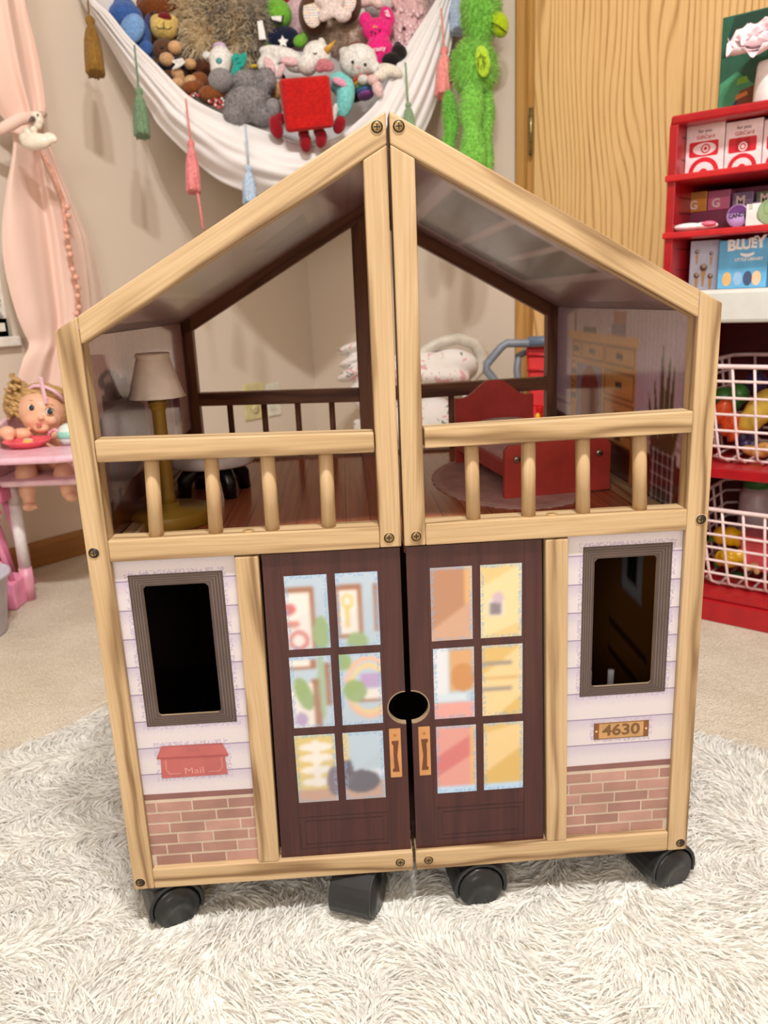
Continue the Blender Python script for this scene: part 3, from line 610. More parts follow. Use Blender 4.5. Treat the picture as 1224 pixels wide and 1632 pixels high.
                if key == (0, 0): p.rect(0, 0, X(1), Y(1), (176, 128, 100)); p.rect(X(.82), 0, X(1), Y(1), (212, 164, 110)); p.poly([(0, 0), (X(1), 0), (X(1), Y(.55)), (0, Y(.15))], (196, 156, 130))
                if key == (0, 1): p.rect(0, 0, X(1), Y(1), (216, 188, 128)); p.poly([(0, Y(.7)), (X(1), Y(1)), (X(1), Y(.2)), (0, 0)], (226, 204, 156)); p.rect(X(.2), Y(.3), X(.58), Y(.52), (212, 208, 210)); p.rect(X(.24), Y(.32), X(.5), Y(.48), (130, 120, 126)); p.ell(X(.42), Y(.55), X(.14), Y(.08), (196, 172, 190))
                if key == (1, 0): p.rect(X(.38), Y(.4), X(1), Y(1), (206, 158, 112)); p.ell(X(.72), Y(.58), X(.3), Y(.2), (192, 136, 84)); p.rect(0, 0, X(1), Y(.22), (218, 156, 150)); p.rect(0, Y(.24), X(.8), Y(.36), (200, 214, 226)); p.rect(0, Y(.36), X(.36), Y(1), (214, 218, 226))
                if key == (1, 1):
                    p.rect(0, 0, X(1), Y(1), (224, 198, 146)); p.poly([(0, Y(1)), (X(1), Y(1)), (X(.1), Y(.62)), (0, Y(.6))], (210, 176, 108))
                    for yy in (.72, .35): p.rect(0, Y(yy), X(.75), Y(yy+.06), (150, 140, 130))
                    p.rect(0, Y(.52), X(.9), Y(.55), (200, 164, 108)); p.poly([(X(.4), 0), (X(1), 0), (X(1), Y(.3))], (208, 176, 104))
                if key == (2, 0): p.rect(0, 0, X(1), Y(1), (212, 150, 142)); p.poly([(0, Y(.25)), (X(1), Y(.6)), (X(1), Y(.9)), (0, Y(.55))], (200, 116, 116)); p.rect(X(.85), Y(.1), X(1), Y(1), (216, 170, 120)); p.rect(0, 0, X(1), Y(.1), BLU)
                if key == (2, 1): p.rect(0, 0, X(1), Y(1), (222, 194, 140)); p.poly([(0, Y(.25)), (X(1), Y(.65)), (X(1), 0), (0, 0)], (206, 172, 102)); p.poly([(0, Y(.85)), (X(1), Y(1)), (0, Y(1))], (208, 176, 108)); p.rect(0, 0, X(1), Y(.1), BLU)
            p.blur(3)
            edge = (rng.random(p.X.shape) < .5) & ((p.X < Wd*.07) | (p.X > Wd*.93) | (p.Y < Ht*.04) | (p.Y > Ht*.96)); p.a[edge] = p.a[edge]*.5+np.array((120, 160, 206))*.5
            if s < 0: fn = lambda x, y: (-(u1+G)+x-.0, .0043, z0+y)
            else: fn = lambda x, y: (u0+G+x, .0043, z0+y)
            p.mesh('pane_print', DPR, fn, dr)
# casters
CAST = flat((34, 34, 36), .38, .5); CAST2 = flat((26, 26, 28), .3, .5)
def caster(s, u, v, yaw):
    root = bpy.data.objects.new('caster', None); col.objects.link(root); root.parent = house; root.empty_display_size = .02
    root.matrix_local = HM[s] @ Matrix.Translation((s*(u+G), v, 0)) @ Matrix.Rotation(yaw, 4, 'Z')
    b = MB(); b.lathe([(.019, .0485), (.019, .0522), (.006, .0522)], CAST); b.tube([(0, 0, .03), (0, 0, .05)], .007, CAST, 12); b.build('swivel_plate', root)
    for k in (-1, 1):       # twin wheels, axis along local y
        b = MB(); b.lathe([(.0, .0012), (.016, .001), (.0165, .0), (.0205, .0), (.0222, -.0015), (.0228, -.003), (.0228, -.0175), (.0, -.0175)], CAST2, n=36, T=Matrix.Translation((.012, k*.0222, .0234)) @ Matrix.Rotation(rad(-90*k), 4, 'X')); b.build('wheel', root, bev=0)
    # hood: arched cover over the wheels
    prof = []
    for k in range(15): a = rad(-20+220*k/14); prof.append((.012+.0272*math.cos(a), .0246+.0272*math.sin(a)))
    inner = [(.012+(p[0]-.012)*.86, .0246+(p[1]-.0246)*.86) for p in prof]
    b = MB(); b.prism(prof+inner[::-1], -.0212, .0212, CAST, smooth=False); b.build('hood', root, bev=.001)
caster(-1, .252, .020, rad(24)); caster(-1, .0505, .024, rad(-112)); caster(1, .050, .022, rad(6)); caster(1, .243, .022, rad(18))
for s in (-1, 1):
    for u in (.05, .235): caster(s, u, .44, rad(160))
# ---------------------------------------------------------------- soft toys: local axes are right / away / up as seen from the room's middle
TR = Matrix((RT, FW, UP)).transposed().to_4x4()
class Toy:
    def __init__(s, name, label, cat, px, py, d, group=None, upright=False):
        M = Matrix.Identity(4) if upright else TR.copy(); M.translation = at(px, py, d)
        s.d = d; s.k = d/FPX; s.inv = M.inverted(); s.o = thing(name, label, cat, M, group); s.up = upright
    def p(s, px, py, dz=0): return s.inv @ at(px, py, s.d+dz*s.k)
    def fill(s, b, E, m):
        for e in E:
            px, py, dz, rx, rz = e[:5]; ry = e[5] if len(e) > 5 else (rx+rz)/2; ang = e[6] if len(e) > 6 else 0
            R = Matrix.Rotation(-rad(ang), 3, 'Y')
            if s.up: R = TR.to_3x3() @ R
            b.ell(s.p(px, py, dz), (rx*s.k, ry*s.k, rz*s.k), m, R, 18, 12)
    def blob(s, name, E, m, vox=None, smooth=3, parent=None):
        b = MB(); s.fill(b, E, m); r = max(max(e[3], e[4]) for e in E)*s.k
        me = remesh(b, vox or max(r/9, .0011), smooth); me.materials.append(m); return link(name, me, parent or s.o)
    def bit(s, name, E, m, parent=None): b = MB(); s.fill(b, E, m); return b.build(name, parent or s.o)
    def tube(s, name, pts, r, m, n=8, parent=None):
        b = MB(); b.tube([s.p(*q) for q in pts], [x*s.k for x in r] if hasattr(r, '__len__') else r*s.k, m, n); return b.build(name, parent or s.o)
    def flatpoly(s, name, pts, dz, th, m, parent=None, bev=0):
        """cut-out of real thickness: outline in pixels at distance dz, th pixels thick"""
        P = [s.p(x, y, dz) for x, y in pts]; b = MB(); y0 = P[0].y
        b.prism([(q.x, q.z) for q in P], y0, y0+th*s.k, m); return b.build(name, parent or s.o, bev=bev)
    def text(s, body, px, py, dz, size, m, ang=0, parent=None, sx=1, bold=0):
        M = Matrix.Translation(s.p(px, py, dz)) @ Matrix.Rotation(-rad(ang), 4, 'Y') @ Matrix.Rotation(rad(90), 4, 'X'); return text('lettering', body, size*s.k, m, M, parent or s.o, .3*s.k, sx, bold)
BLACK = flat((14, 14, 16), .25); EYEW = flat((240, 240, 238), .3); DKP = plushm((34, 28, 28)); WHP = plushm((240, 236, 232)); CRP = plushm((226, 206, 188)); PKP = plushm((240, 196, 200)); BRP = plushm((112, 62, 34)); TANP = plushm((214, 170, 124)); GYP = plushm((148, 144, 146))
# hammock: corner net of white stretch cloth
ham = thing('toy_hammock', 'white stretch fabric corner hammock bulging with soft toys and hung with yarn tassels', 'hammock', at(440, 240, 1.9))
HI = ham.matrix_world.inverted(); HI = Matrix.Translation(-at(440, 240, 1.9))
rim = [(138, -60, 1.78), (146, -5, 1.79), (175, 25, 1.80), (205, 62, 1.82), (244, 100, 1.84), (287, 144, 1.85), (313, 164, 1.85), (359, 187, 1.85), (391, 200, 1.85), (430, 214, 1.84), (480, 230, 1.84), (530, 226, 1.85), (575, 192, 1.86), (605, 160, 1.87), (628, 116, 1.88), (654, 68, 1.90), (680, 28, 1.92), (703, -8, 1.94), (738, -60, 1.95)]
bel = [(112, -60), (128, -5), (141, 22), (166, 60), (205, 126), (236, 172), (254, 202), (302, 250), (346, 286), (392, 306), (440, 318), (500, 322), (560, 312), (620, 284), (662, 236), (694, 170), (718, 80), (732, -8), (765, -60)]
def cat(arr, t):
    n = len(arr)-1; x = t*n; i = min(int(x), n-1); f = x-i; g = lambda k: np.array(arr[max(0, min(n, k))], float)
    p0, p1, p2, p3 = g(i-1), g(i), g(i+1), g(i+2); return .5*(2*p1+(p2-p0)*f+(2*p0-5*p1+4*p2-p3)*f*f+(3*p1-p0-3*p2+p3)*f**3)
def hampt(t, s):
    rx, ry, rd_ = cat(rim, t); bx, by = cat(bel, t); am = (abs(t-.5)*2)**1.5
    if s <= 1:
        x, y = rx+(bx-rx)*s, ry+(by-ry)*s; d = rd_-.045*math.sin(math.pi*min(s*1.05, 1))*(.4+.6*math.sin(math.pi*t))+.03*s
        d += (.002+.010*am)*math.sin(2*math.pi*(s*(4.2+1.5*t)+.12*math.sin(9*t)))*math.sin(math.pi*min(1, s*1.0))**.5 + .0025*math.sin(s*17+t*40)*(1-am)
    else:
        q = s-1; x, y = bx+(497-bx)*q**1.15, by+(-240-by)*q**1.7; d = rd_+.03+(2.52-rd_)*q**.8
    p = at(x, y, d); p.x = max(p.x, .012); p.y = min(p.y, -.012); return p+HI.translation
t = NT('hammock_cloth'); t.bump(t.noise(t.map(t.coord(), (300, 300, 300)), 1, 2), .15, .0005)
HCL = t.fin((238, 234, 234), .55, .3, **{'Sheen Weight': .2})
NTt, NS = 150, 64; vs = [hampt(i/(NTt-1), 2*j/(NS-1)) for j in range(NS) for i in range(NTt)]; fs = [(j*NTt+i, j*NTt+i+1, (j+1)*NTt+i+1, (j+1)*NTt+i) for j in range(NS-1) for i in range(NTt-1)]
b = MB(); b.add(vs, fs, HCL, True); o = b.build('cloth', ham); o.modifiers.new('thick', 'SOLIDIFY').thickness = .0015
b = MB(); b.tube([hampt(i/90, 0)+Vector((0, 0, .001)) for i in range(91)], .0032, HCL, 8); b.build('hem', ham)
def tassel(c, cord, top, bot, d, w, lab, tail=None):
    m = plushm(c, .3); k = d/FPX; P = lambda x, y: at(x, y, d)+HI.translation
    a, z = P(*top), P(*bot); L = (z-a).length; ax = (z-a).normalized()
    T = Matrix.Translation(a) @ ax.to_track_quat('Z', 'Y').to_matrix().to_4x4()
    b = MB(); wk = w*k; prof = [(.12, -.03), (.34, 0), (.52, .05), (.50, .10), (.34, .145), (.36, .17), (.62, .24), (.82, .40), (.92, .62), (.98, .85), (1, .97), (.94, 1.0), (.3, .985)]
    b.lathe([(r*wk, q*L) for r, q in prof], m, n=44, T=T, wob=lambda A, j: 1+(.10 if j > 4 else .03)*math.sin(11*A+.6*j)+.05*math.sin(5*A+j*.5))
    for q in range(16):     # loose yarn ends
        A = q*2*math.pi/16+.2; r = wk*.9; s0 = T @ Vector((r*math.cos(A)*.86, r*math.sin(A)*.86, L*.5)); s1 = T @ Vector((r*math.cos(A)*1.02, r*math.sin(A)*1.02, L*(1.0+.035*math.sin(q*2.3))))
        b.tube([s0, (s0+s1)/2+Vector((0, 0, .0005)), s1], wk*.13, m, 5)
    o = b.build('tassel', ham); o['label'] = lab
    b = MB(); b.tube([P(*q) for q in cord], 1.6*k, m, 6); b.build('cord', o)
    if tail: b = MB(); b.tube([P(*q) for q in tail], 2.2*k, m, 6); b.build('loose_yarn', o)
tassel((146, 108, 48), [(139, -40), (140, 0), (142, 28)], (143, 27), (153, 118), 1.71, 14, 'mustard gold yarn tassel')
tassel((122, 150, 118), [(214, 72), (217, 100), (221, 142)], (221, 141), (227, 217), 1.77, 12, 'sage green yarn tassel')
tassel((244, 146, 146), [(296, 158), (300, 190), (304, 225)], (304, 224), (309, 306), 1.79, 11, 'coral pink yarn tassel', [(313, 296), (318, 325), (324, 366)])
tassel((184, 204, 228), [(391, 200), (394, 230), (396, 266)], (396, 265), (399, 325), 1.78, 11, 'pale blue yarn tassel')
tassel((246, 150, 146), [(703, 14), (706, 50), (708, 78)], (708, 76), (707, 153), 1.86, 13, 'salmon pink yarn tassel near the right end')
tassel((186, 204, 232), [(724, -60), (728, -10)], (728, -40), (731, 50), 1.93, 13, 'pale blue yarn tassel at the right end')
tassel((140, 168, 130), [(646, 100), (648, 130), (650, 165)], (650, 164), (654, 212), 1.84, 9, 'small green yarn tassel on the right slope')
GRP = 'soft toys piled in the corner hammock'
def soft(name, label, px, py, d, cat='plush toy'): return Toy(name, label, cat, px, py, d, GRP)
def eyes(T, pts, r, m=BLACK): 
    for q in pts: T.bit('eye', [(q[0], q[1], q[2], r, r, r*.7)], m)
# 1 blue
t = soft('plush_animal', 'blue plush animal with a pale blue belly, at the left end of the hammock', 215, 50, 1.90); BL1, BL2, BL3 = plushm((66, 104, 176)), plushm((126, 170, 224)), plushm((38, 54, 104))
t.blob('body', [(200, 28, 0, 28, 22), (218, 60, 8, 24, 30), (232, 88, 2, 15, 20, 12, -20), (196, 12, 6, 22, 14)], BL1); t.bit('belly', [(211, 46, -17, 19, 24, 9, -15)], BL2); t.blob('paw', [(233, 78, -12, 10, 13, 8, -20)], BL1); t.bit('nose', [(190, 17, -19, 8, 6, 5, -20)], BL3); t.blob('ear', [(234, 40, 4, 6, 20, 5, -8)], plushm((74, 70, 116)))
# lilac thing at the top
t = soft('plush_cushion', 'lilac plush edge behind the blue animal', 250, 0, 1.99); t.blob('body', [(245, -8, 0, 34, 13, 20), (270, -20, 6, 30, 16, 20)], plushm((160, 140, 206)))
# 2 brown with yellow muzzle
t = soft('plush_bear', 'brown plush with a big yellow muzzle and maroon nose', 250, 40, 1.93); BR2 = plushm((122, 66, 32))
t.blob('body', [(244, 18, 4, 27, 20), (268, 12, 8, 20, 18), (258, 58, 14, 28, 26), (232, 54, 16, 14, 22), (283, 55, 16, 14, 20)], BR2); t.blob('muzzle', [(261, 44, -20, 21, 19, 18), (252, 36, -18, 13, 12, 12), (271, 36, -18, 13, 12, 12)], plushm((232, 200, 116)))
t.bit('nose', [(262, 28, -32, 11, 7.5, 7)], plushm((122, 28, 44))); t.tube('mouth', [(249, 42, -37), (253, 46, -39), (261, 45, -40), (269, 47, -39), (274, 43, -37)], .8, BLACK); t.tube('mouth', [(261, 36, -38), (261, 45, -40)], .7, BLACK); eyes(t, [(245, 21, -22)], 3.2); t.blob('ear', [(222, 8, 8, 9, 9)], BR2)
# 3 brown monkey in navy jersey
t = soft('plush_monkey', 'brown plush monkey in a navy jersey with tan hands, below the yellow-muzzled one', 275, 100, 1.90); NAVY = plushm((26, 34, 62))
t.blob('body', [(262, 82, 0, 20, 18), (274, 118, 4, 24, 22), (255, 108, 8, 14, 16), (292, 104, 8, 16, 12)], plushm((100, 68, 50))); t.blob('jersey', [(273, 105, -10, 24, 12, 16, 8)], NAVY); t.flatpoly('jersey_mark', [(272, 97), (290, 92), (296, 99), (284, 108), (274, 110), (280, 102)], -29, 2, WHP)
for q in ((279, 76, -20, 11, 10), (266, 95, -24, 12, 10), (303, 102, -12, 10, 8)): t.blob('hand', [q], TANP)
for q in ((283, 134, -16, 11, 9), (305, 131, -14, 12, 10)): t.blob('foot', [q], TANP)
t.blob('leg', [(283, 118, -14, 10, 9), (286, 126, -10, 9, 10)], TANP); t.bit('eye', [(258, 76, -18, 2.5, 2.5, 2)], BLACK)
# 4 two brown toys with sparkly feet
SPK = printmat('sequin_print', .3)
def sequins(T, px, py, rx, rz, dz):
    for i in range(26):
        a = random.random()*6.28; q = random.random()**.5; c = random.choice([(196, 40, 44), (226, 222, 220), (60, 60, 64), (214, 90, 84)])
        T_ = (px+rx*q*math.cos(a), py+rz*q*math.sin(a), dz-(1-q*q)*3); yield (T_[0], T_[1], T_[2], 2.2, 2.2, 1.4), c
def spark(T, px, py, rx, rz, dz):
    b = MB()
    for e, c in sequins(T, px, py, rx, rz, dz): T.fill(b, [e], flat(c, .3))
    tag(b.build('sequins', T.o), kind='stuff')
t = soft('plush_bear', 'ginger brown plush with red and white sequin paws beside the grey toy', 338, 158, 1.87); RB = plushm((136, 78, 40))
t.blob('body', [(338, 152, 0, 23, 14), (356, 150, 10, 20, 14)], RB); spark(t, 348, 163, 16, 8, -16)
t = soft('plush_bear', 'small ginger brown plush with a sequin patch at the hammock rim', 308, 148, 1.875); t.blob('body', [(306, 142, 0, 20, 11, 14, 15), (318, 130, 10, 16, 14)], RB); spark(t, 309, 153, 8, 4, -13)
t = soft('plush_bear', 'dark brown plush squeezed between the monkey and the white-headed toy', 322, 118, 1.94); t.blob('body', [(320, 118, 0, 26, 22), (304, 90, 10, 22, 24), (330, 140, 2, 20, 16)], plushm((84, 46, 28)))
# 5 big shaggy toy
t = soft('shaggy_plush', 'big shaggy beige and grey long-furred plush in the middle top', 350, 45, 1.95); FB = plushm((226, 204, 166))
bd = t.blob('body', [(352, 40, 6, 62, 44, 36), (300, 12, 8, 32, 24, 26), (322, 66, -8, 25, 34, 22), (395, 42, -4, 38, 36, 28), (384, 82, -6, 26, 22, 18), (340, 10, 0, 40, 26)], FB, smooth=2)
t = Toy.__new__(Toy) if False else t
FBL, FGR = furm('fur_beige', (222, 198, 156), (252, 244, 222)), furm('fur_grey', (120, 112, 106), (214, 206, 196))
f1 = fur_on(bd, 9000, .036, FBL, .0026, grav=.3, jit=.45, clump=.024)
bd2 = t.blob('saddle', [(352, 26, -8, 44, 28, 26), (408, 32, -14, 27, 34, 22), (362, 62, -12, 14, 26, 16), (402, 70, -16, 20, 16, 12)], plushm((150, 140, 130)), smooth=2); fur_on(bd2, 7000, .024, FGR, .0024, grav=.3, jit=.45, clump=.022)
t.flatpoly('care_tag', [(410, 34), (418, 32), (424, 62), (413, 63)], -44, 1.2, EYEW)
# 6 white head with grey muzzle, teal leaf
t = soft('plush_animal', 'white-headed plush with grey muzzle, teal eye and lilac tuft', 352, 105, 1.86)
t.blob('head', [(352, 96, 0, 19, 21), (351, 108, -2, 16, 18)], WHP); t.blob('muzzle', [(352, 128, -8, 20, 18, 18)], GYP); t.bit('eye', [(349, 97, -18, 5, 5, 3)], flat((70, 150, 150), .4)); t.blob('tuft', [(350, 75, 0, 11, 7, 8), (358, 80, -4, 6, 5, 5)], plushm((206, 180, 214)))
for q in ((329, 88), (366, 91)): t.blob('ear', [(q[0], q[1], 2, 7, 6, 4, 20)], WHP)
t = soft('plush_leaf', 'turquoise leaf-shaped plush wing beside the white head', 382, 106, 1.85); t.blob('body', [(381, 104, 0, 9, 24, 5, -28), (374, 92, 0, 5, 9, 4, -20)], plushm((44, 164, 150)), smooth=1)
for k in range(4): t.tube('stitch', [(374+4*k, 94+7*k, -6), (380+4*k, 92+7*k, -6)], .7, flat((30, 120, 112)))
# 7 grey elephant
t = soft('plush_elephant', 'soft grey plush elephant slumped on the hammock rim', 400, 160, 1.845)
o = t.blob('body', [(396, 168, 4, 38, 28, 32), (424, 128, 4, 17, 20, 14, 12), (393, 130, 12, 28, 18, 18), (410, 158, -14, 17, 17, 15), (420, 186, -6, 22, 14, 16), (378, 182, -2, 22, 17, 18)], GYP); fur_on(o, 5000, .006, furm('fur_short_grey', (118, 114, 118), (176, 172, 174)), .0011, grav=.1, jit=.6, clump=.006)
t.blob('foot', [(436, 172, -14, 13, 15, 12, 15)], GYP)
t = soft('plush_toy', 'tan plush showing between the grey elephant and the red cube', 438, 144, 1.90); t.blob('body', [(438, 142, 0, 14, 18, 14), (430, 128, 6, 10, 10)], plushm((226, 180, 116)))
t = soft('plush_toy', 'black and yellow plush peeping out above the grey elephant', 415, 112, 1.93); t.blob('body', [(415, 112, 0, 18, 14, 14), (440, 126, 2, 16, 12)], DKP); t.bit('stripe', [(405, 106, -14, 7, 3, 4, 10), (441, 118, -13, 6, 3, 4, 30)], plushm((236, 196, 50)))
# 8 red cube
t = soft('plush_cube', 'bright red plush cube with stubby dark red arms and legs on the rim', 488, 165, 1.81); RD, RD2 = plushm((190, 26, 24)), plushm((150, 18, 34))
b = MB(); P = [t.p(x, y, dz) for dz in (-34, 34) for x, y in ((456, 212), (533, 203), (525, 119), (443, 126))]
b.add(P, [(0, 1, 2, 3), (7, 6, 5, 4), (0, 4, 5, 1), (1, 5, 6, 2), (2, 6, 7, 3), (3, 7, 4, 0)], RD); o = b.build('body', t.o, bev=.010, seg=5)
for q in (o.data.polygons): q.use_smooth = True
t.blob('arm', [(440, 203, -4, 11, 19, 10, 18), (446, 190, 0, 9, 10)], RD2); t.blob('arm', [(541, 199, -2, 10, 15, 10, -20)], RD2); t.blob('leg', [(487, 227, -10, 10, 16, 10, 5), (484, 213, -8, 9, 10)], RD2); t.blob('leg', [(512, 221, -10, 9.5, 15, 10, -8), (508, 209, -8, 9, 10)], RD2)
t.tube('seam', [(447, 128, -35.5), (458, 207, -35.5), (530, 200, -35.5)], .8, RD2)
# 9 aqua
t = soft('plush_animal', 'aqua plush with a pink-lined ear beside the red cube', 546, 150, 1.86); t.blob('body', [(550, 156, 0, 15, 34, 16, -10), (540, 132, 4, 18, 17, 14)], plushm((128, 214, 212))); t.bit('ear_lining', [(541, 131, -14, 13, 6, 5, -25)], plushm((238, 168, 196))); t.blob('collar', [(533, 180, -8, 5, 16, 8, -10)], WHP)
# 10 white cat
t = soft('plush_cat', 'white round-headed plush kitten in a rainbow striped outfit under the pink bunny', 570, 105, 1.88); t.blob('head', [(571, 98, 0, 31, 26, 24, 10), (549, 84, 0, 10, 9, 8), (598, 108, -4, 9, 12, 8, 20)], WHP)
t.bit('eye', [(562, 99, -25, 2.6, 2.8, 2)], BLACK); t.bit('eye', [(582, 103, -24, 2.6, 2.8, 2)], BLACK); t.bit('nose', [(571, 107, -26, 3, 2.2, 2)], flat((232, 160, 170), .4))
t.blob('hand', [(579, 127, -14, 9, 7, 8)], WHP)
for i, c in enumerate(((216, 90, 60), (224, 168, 60), (96, 150, 110), (80, 110, 170), (140, 80, 150))): t.blob('outfit_band', [(577+i*1.5, 128+i*6, 4, 18-i, 5, 14, 12)], plushm(c))
t.blob('hair_band', [(566, 73, 2, 14, 5, 8, 12)], plushm((120, 70, 60)))
# 11 pink bunny
t = soft('plush_bunny', 'hot pink flat plush bunny with white lettering on ear and belly', 602, 60, 1.90); HP = plushm((236, 42, 132)); t.blob('body', [(601, 48, 0, 25, 19, 14), (605, 82, 0, 23, 26, 16), (582, 32, 2, 11, 13, 9, -10), (617, 27, 2, 12, 18, 9, 18), (607, 100, 4, 16, 16, 12)], HP)
eyes(t, [(592, 51, -15), (598, 53, -16), (605, 48, -15)], 1.9); t.text('PSF', 617, 22, -10, 8, EYEW, -72, bold=.2*t.k); t.text('Lcasty', 602, 78, -19, 10, EYEW, 6); t.text('jst', 598, 42, -16, 7, flat((226, 190, 90)), -8)
# 12 pale pink sequin ruffle + fur
t = soft('ruffled_plush', 'pale pink plush covered in shiny ruffled petals by the right rim', 655, 30, 1.97); PR = flat((214, 172, 176), .3, .6); o = t.blob('body', [(652, 30, 0, 28, 36, 22), (640, 70, 2, 22, 22)], plushm((206, 164, 168)))
b = MB(); random.seed(3)
for i in range(110):
    x, y = 652+random.uniform(-27, 22), 32+random.uniform(-36, 54); dz = -22*math.sqrt(max(0, 1-((x-650)/32)**2-((y-38)/62)**2)); t.fill(b, [(x, y, dz-2, random.uniform(3, 6), random.uniform(5, 9), 2, random.uniform(-60, 60))], PR)
tag(b.build('petals', t.o), kind='stuff')
t = soft('shaggy_plush', 'white and dusty pink shaggy plush against the right rim of the hammock', 675, 20, 1.965); o = t.blob('body', [(672, 22, 0, 14, 36, 12, 25), (690, -12, 4, 14, 22, 12, 25)], plushm((226, 200, 196))); fur_on(o, 3000, .012, furm('fur_pinkish', (190, 150, 146), (246, 236, 234)), .0014, jit=.5, clump=.01)
# 13 black
t = soft('plush_toy', 'black plush with a pointed cap under the pink bunny', 630, 90, 1.89); t.blob('body', [(624, 96, 0, 17, 11, 12), (636, 84, 0, 13, 14, 9, 35), (634, 74, 2, 7, 8, 5)], DKP)
# 14 cream arm with pink paws
t = soft('plush_lamb', 'cream plush limbs with pink paws at the right rim', 612, 118, 1.86); t.blob('body', [(622, 112, 0, 22, 9, 9, -18), (606, 120, -2, 12, 8, 8)], plushm((236, 228, 214))); t.blob('paw', [(594, 128, -6, 10, 8, 8, -20)], plushm((232, 198, 196))); t.blob('paw', [(602, 142, -4, 9, 13, 8, 20)], plushm((234, 200, 198)))
# 15 cream fuzzy
t = soft('fuzzy_plush', 'cream fuzzy plush lying behind the unicorn', 552, 62, 1.97); o = t.blob('body', [(552, 64, 0, 34, 28, 24), (520, 60, 10, 26, 24)], plushm((222, 198, 180))); fur_on(o, 5000, .009, furm('fur_cream', (186, 160, 144), (240, 222, 208)), .0013, jit=.5, clump=.008)
# 16 unicorn
t = soft('plush_unicorn', 'white plush unicorn with gold horn and rose ears', 500, 95, 1.87); t.blob('head', [(505, 88, 0, 23, 22, 18), (490, 104, 0, 16, 16), (513, 70, 4, 7, 11, 5, 12)], WHP); t.tube('horn', [(519, 82, -10), (527, 73, -13), (535, 64, -16)], [6, 3.6, .5], flat((206, 156, 62), .35), 12); t.blob('ear', [(519, 104, -12, 15, 10, 5, -20), (510, 108, -10, 8, 8, 5)], plushm((200, 124, 134))); t.tube('eyelid', [(499, 84, -18), (502, 86, -18), (505, 84, -18)], .8, BLACK)
t = soft('plush_blanket', 'white and pink floppy plush blanket draped left of the unicorn', 448, 95, 1.89); t.blob('body', [(448, 88, 4, 38, 13, 14, -12), (474, 104, 0, 20, 12, 12), (424, 104, 0, 16, 14, 10, -40), (440, 118, -2, 10, 18, 8, 10)], WHP, smooth=2); t.bit('lining', [(430, 106, -12, 8, 16, 4, 25), (462, 98, -11, 15, 7, 5, -10), (448, 112, -8, 5, 14, 4, -20)], PKP)
# 17 printed egg plushes
for (x, y, lab, rx) in ((499, 24, 'brown plush egg with a white front printed with coloured dots', 24), (552, 4, 'brown plush egg with coloured dots, half hidden by a pale arm', 25)):
    t = soft('plush_egg', lab, x, y, 1.91); t.blob('body', [(x, y, 0, rx, 33, 22, 4)], plushm((88, 54, 34))); pt = Paint(40, 56, (240, 236, 230), 1, 1); random.seed(int(x))
    for i in range(9):
        for j in range(12): pt.ell((i+.5*(j % 2))/8.5, (j+.5)/12, .036, .026, random.choice([(226, 120, 60), (180, 60, 70), (90, 110, 180), (236, 190, 70), (130, 160, 90), (210, 120, 160)]), ang=.6)
    T_ = t; n = lambda u, v: T_.p(x+(u-.5)*2*16*math.sqrt(max(.05, 1-((v-.5)*2)**2))*1.0, y-6-(v-.5)*2*26, -1.5-23*math.sqrt(max(0, 1-((u-.5)*1.25*math.sqrt(max(.05, 1-((v-.5)*2)**2)))**2-((v-.42)*1.62)**2)))
    pt.mesh('dotted_front', printmat('egg_print', .6), n, t.o)
t = soft('plush_limb', 'pale pink and white plush arm reaching down between the eggs', 540, 18, 1.87, 'plush toy'); t.blob('body', [(528, 14, 0, 12, 28, 10, -48), (548, 25, 0, 14, 10, 9, 20), (512, 0, 4, 12, 12)], plushm((240, 220, 216)))
t = soft('plush_limb', 'second pale pink plush arm at the top beside the dotted egg', 585, 2, 1.92, 'plush toy'); t.blob('body', [(582, 2, 0, 26, 9, 9, 15), (604, 8, 0, 9, 7)], plushm((238, 206, 200)))
# 19 green with teeth, navy shirt
t = soft('plush_monster', 'lime green plush with a white toothy grin and a navy jersey', 445, 40, 1.93); GN = plushm((120, 186, 62)); t.blob('head', [(440, 24, 0, 26, 24, 20), (420, 10, 4, 16, 12)], GN); t.flatpoly('mouth', [(430, 28), (452, 24), (450, 36), (444, 38), (432, 33)], -23, 3, BLACK); t.flatpoly('teeth', [(432, 26), (449, 25), (448, 34), (434, 31)], -25, 3, EYEW)
t.blob('jersey', [(448, 62, 0, 30, 18, 18, 12)], NAVY); t.flatpoly('jersey_star', [(450, 56), (453, 62), (459, 63), (455, 68), (457, 74), (451, 71), (446, 74), (447, 68), (443, 64), (448, 62)], -21, 3, EYEW); t.blob('hand', [(478, 66, -6, 11, 10, 8, 20), (486, 58, -4, 4, 9, 4, 25)], GN); t.blob('leg', [(424, 78, 0, 18, 9, 10)], GN)
t = soft('plush_toy', 'red plush tip at the top above the green monster', 447, 0, 1.98); t.blob('body', [(447, -4, 0, 18, 9, 12)], plushm((206, 54, 36)))
t = soft('plush_toy', 'pale mauve fabric plush behind the dotted egg', 470, 20, 2.0); t.blob('body', [(472, 20, 0, 22, 34, 16), (478, 62, 0, 22, 18)], plushm((216, 182, 190)))
t = soft('plush_toy', 'dusty white plush at the very top between eggs and ruffled plush', 620, 2, 2.0); t.blob('body', [(612, 8, 0, 34, 22, 20), (560, 40, 6, 24, 18)], plushm((224, 214, 210)))
t = soft('plush_toy', 'dark filler standing in for shadow in the gaps between the toys', 530, 46, 2.02); t.blob('body', [(525, 40, 0, 40, 26, 20), (420, 60, 10, 40, 40, 20), (560, 140, -30, 30, 22, 20)], plushm((50, 36, 34)))  # dark blobs put in as the shadow of gaps in the pile
t = soft('plush_toy', 'white satin plush tucked behind the shaggy toy', 385, 0, 2.02); t.blob('body', [(385, 2, 0, 34, 12, 16), (370, -14, 4, 40, 14)], WHP)
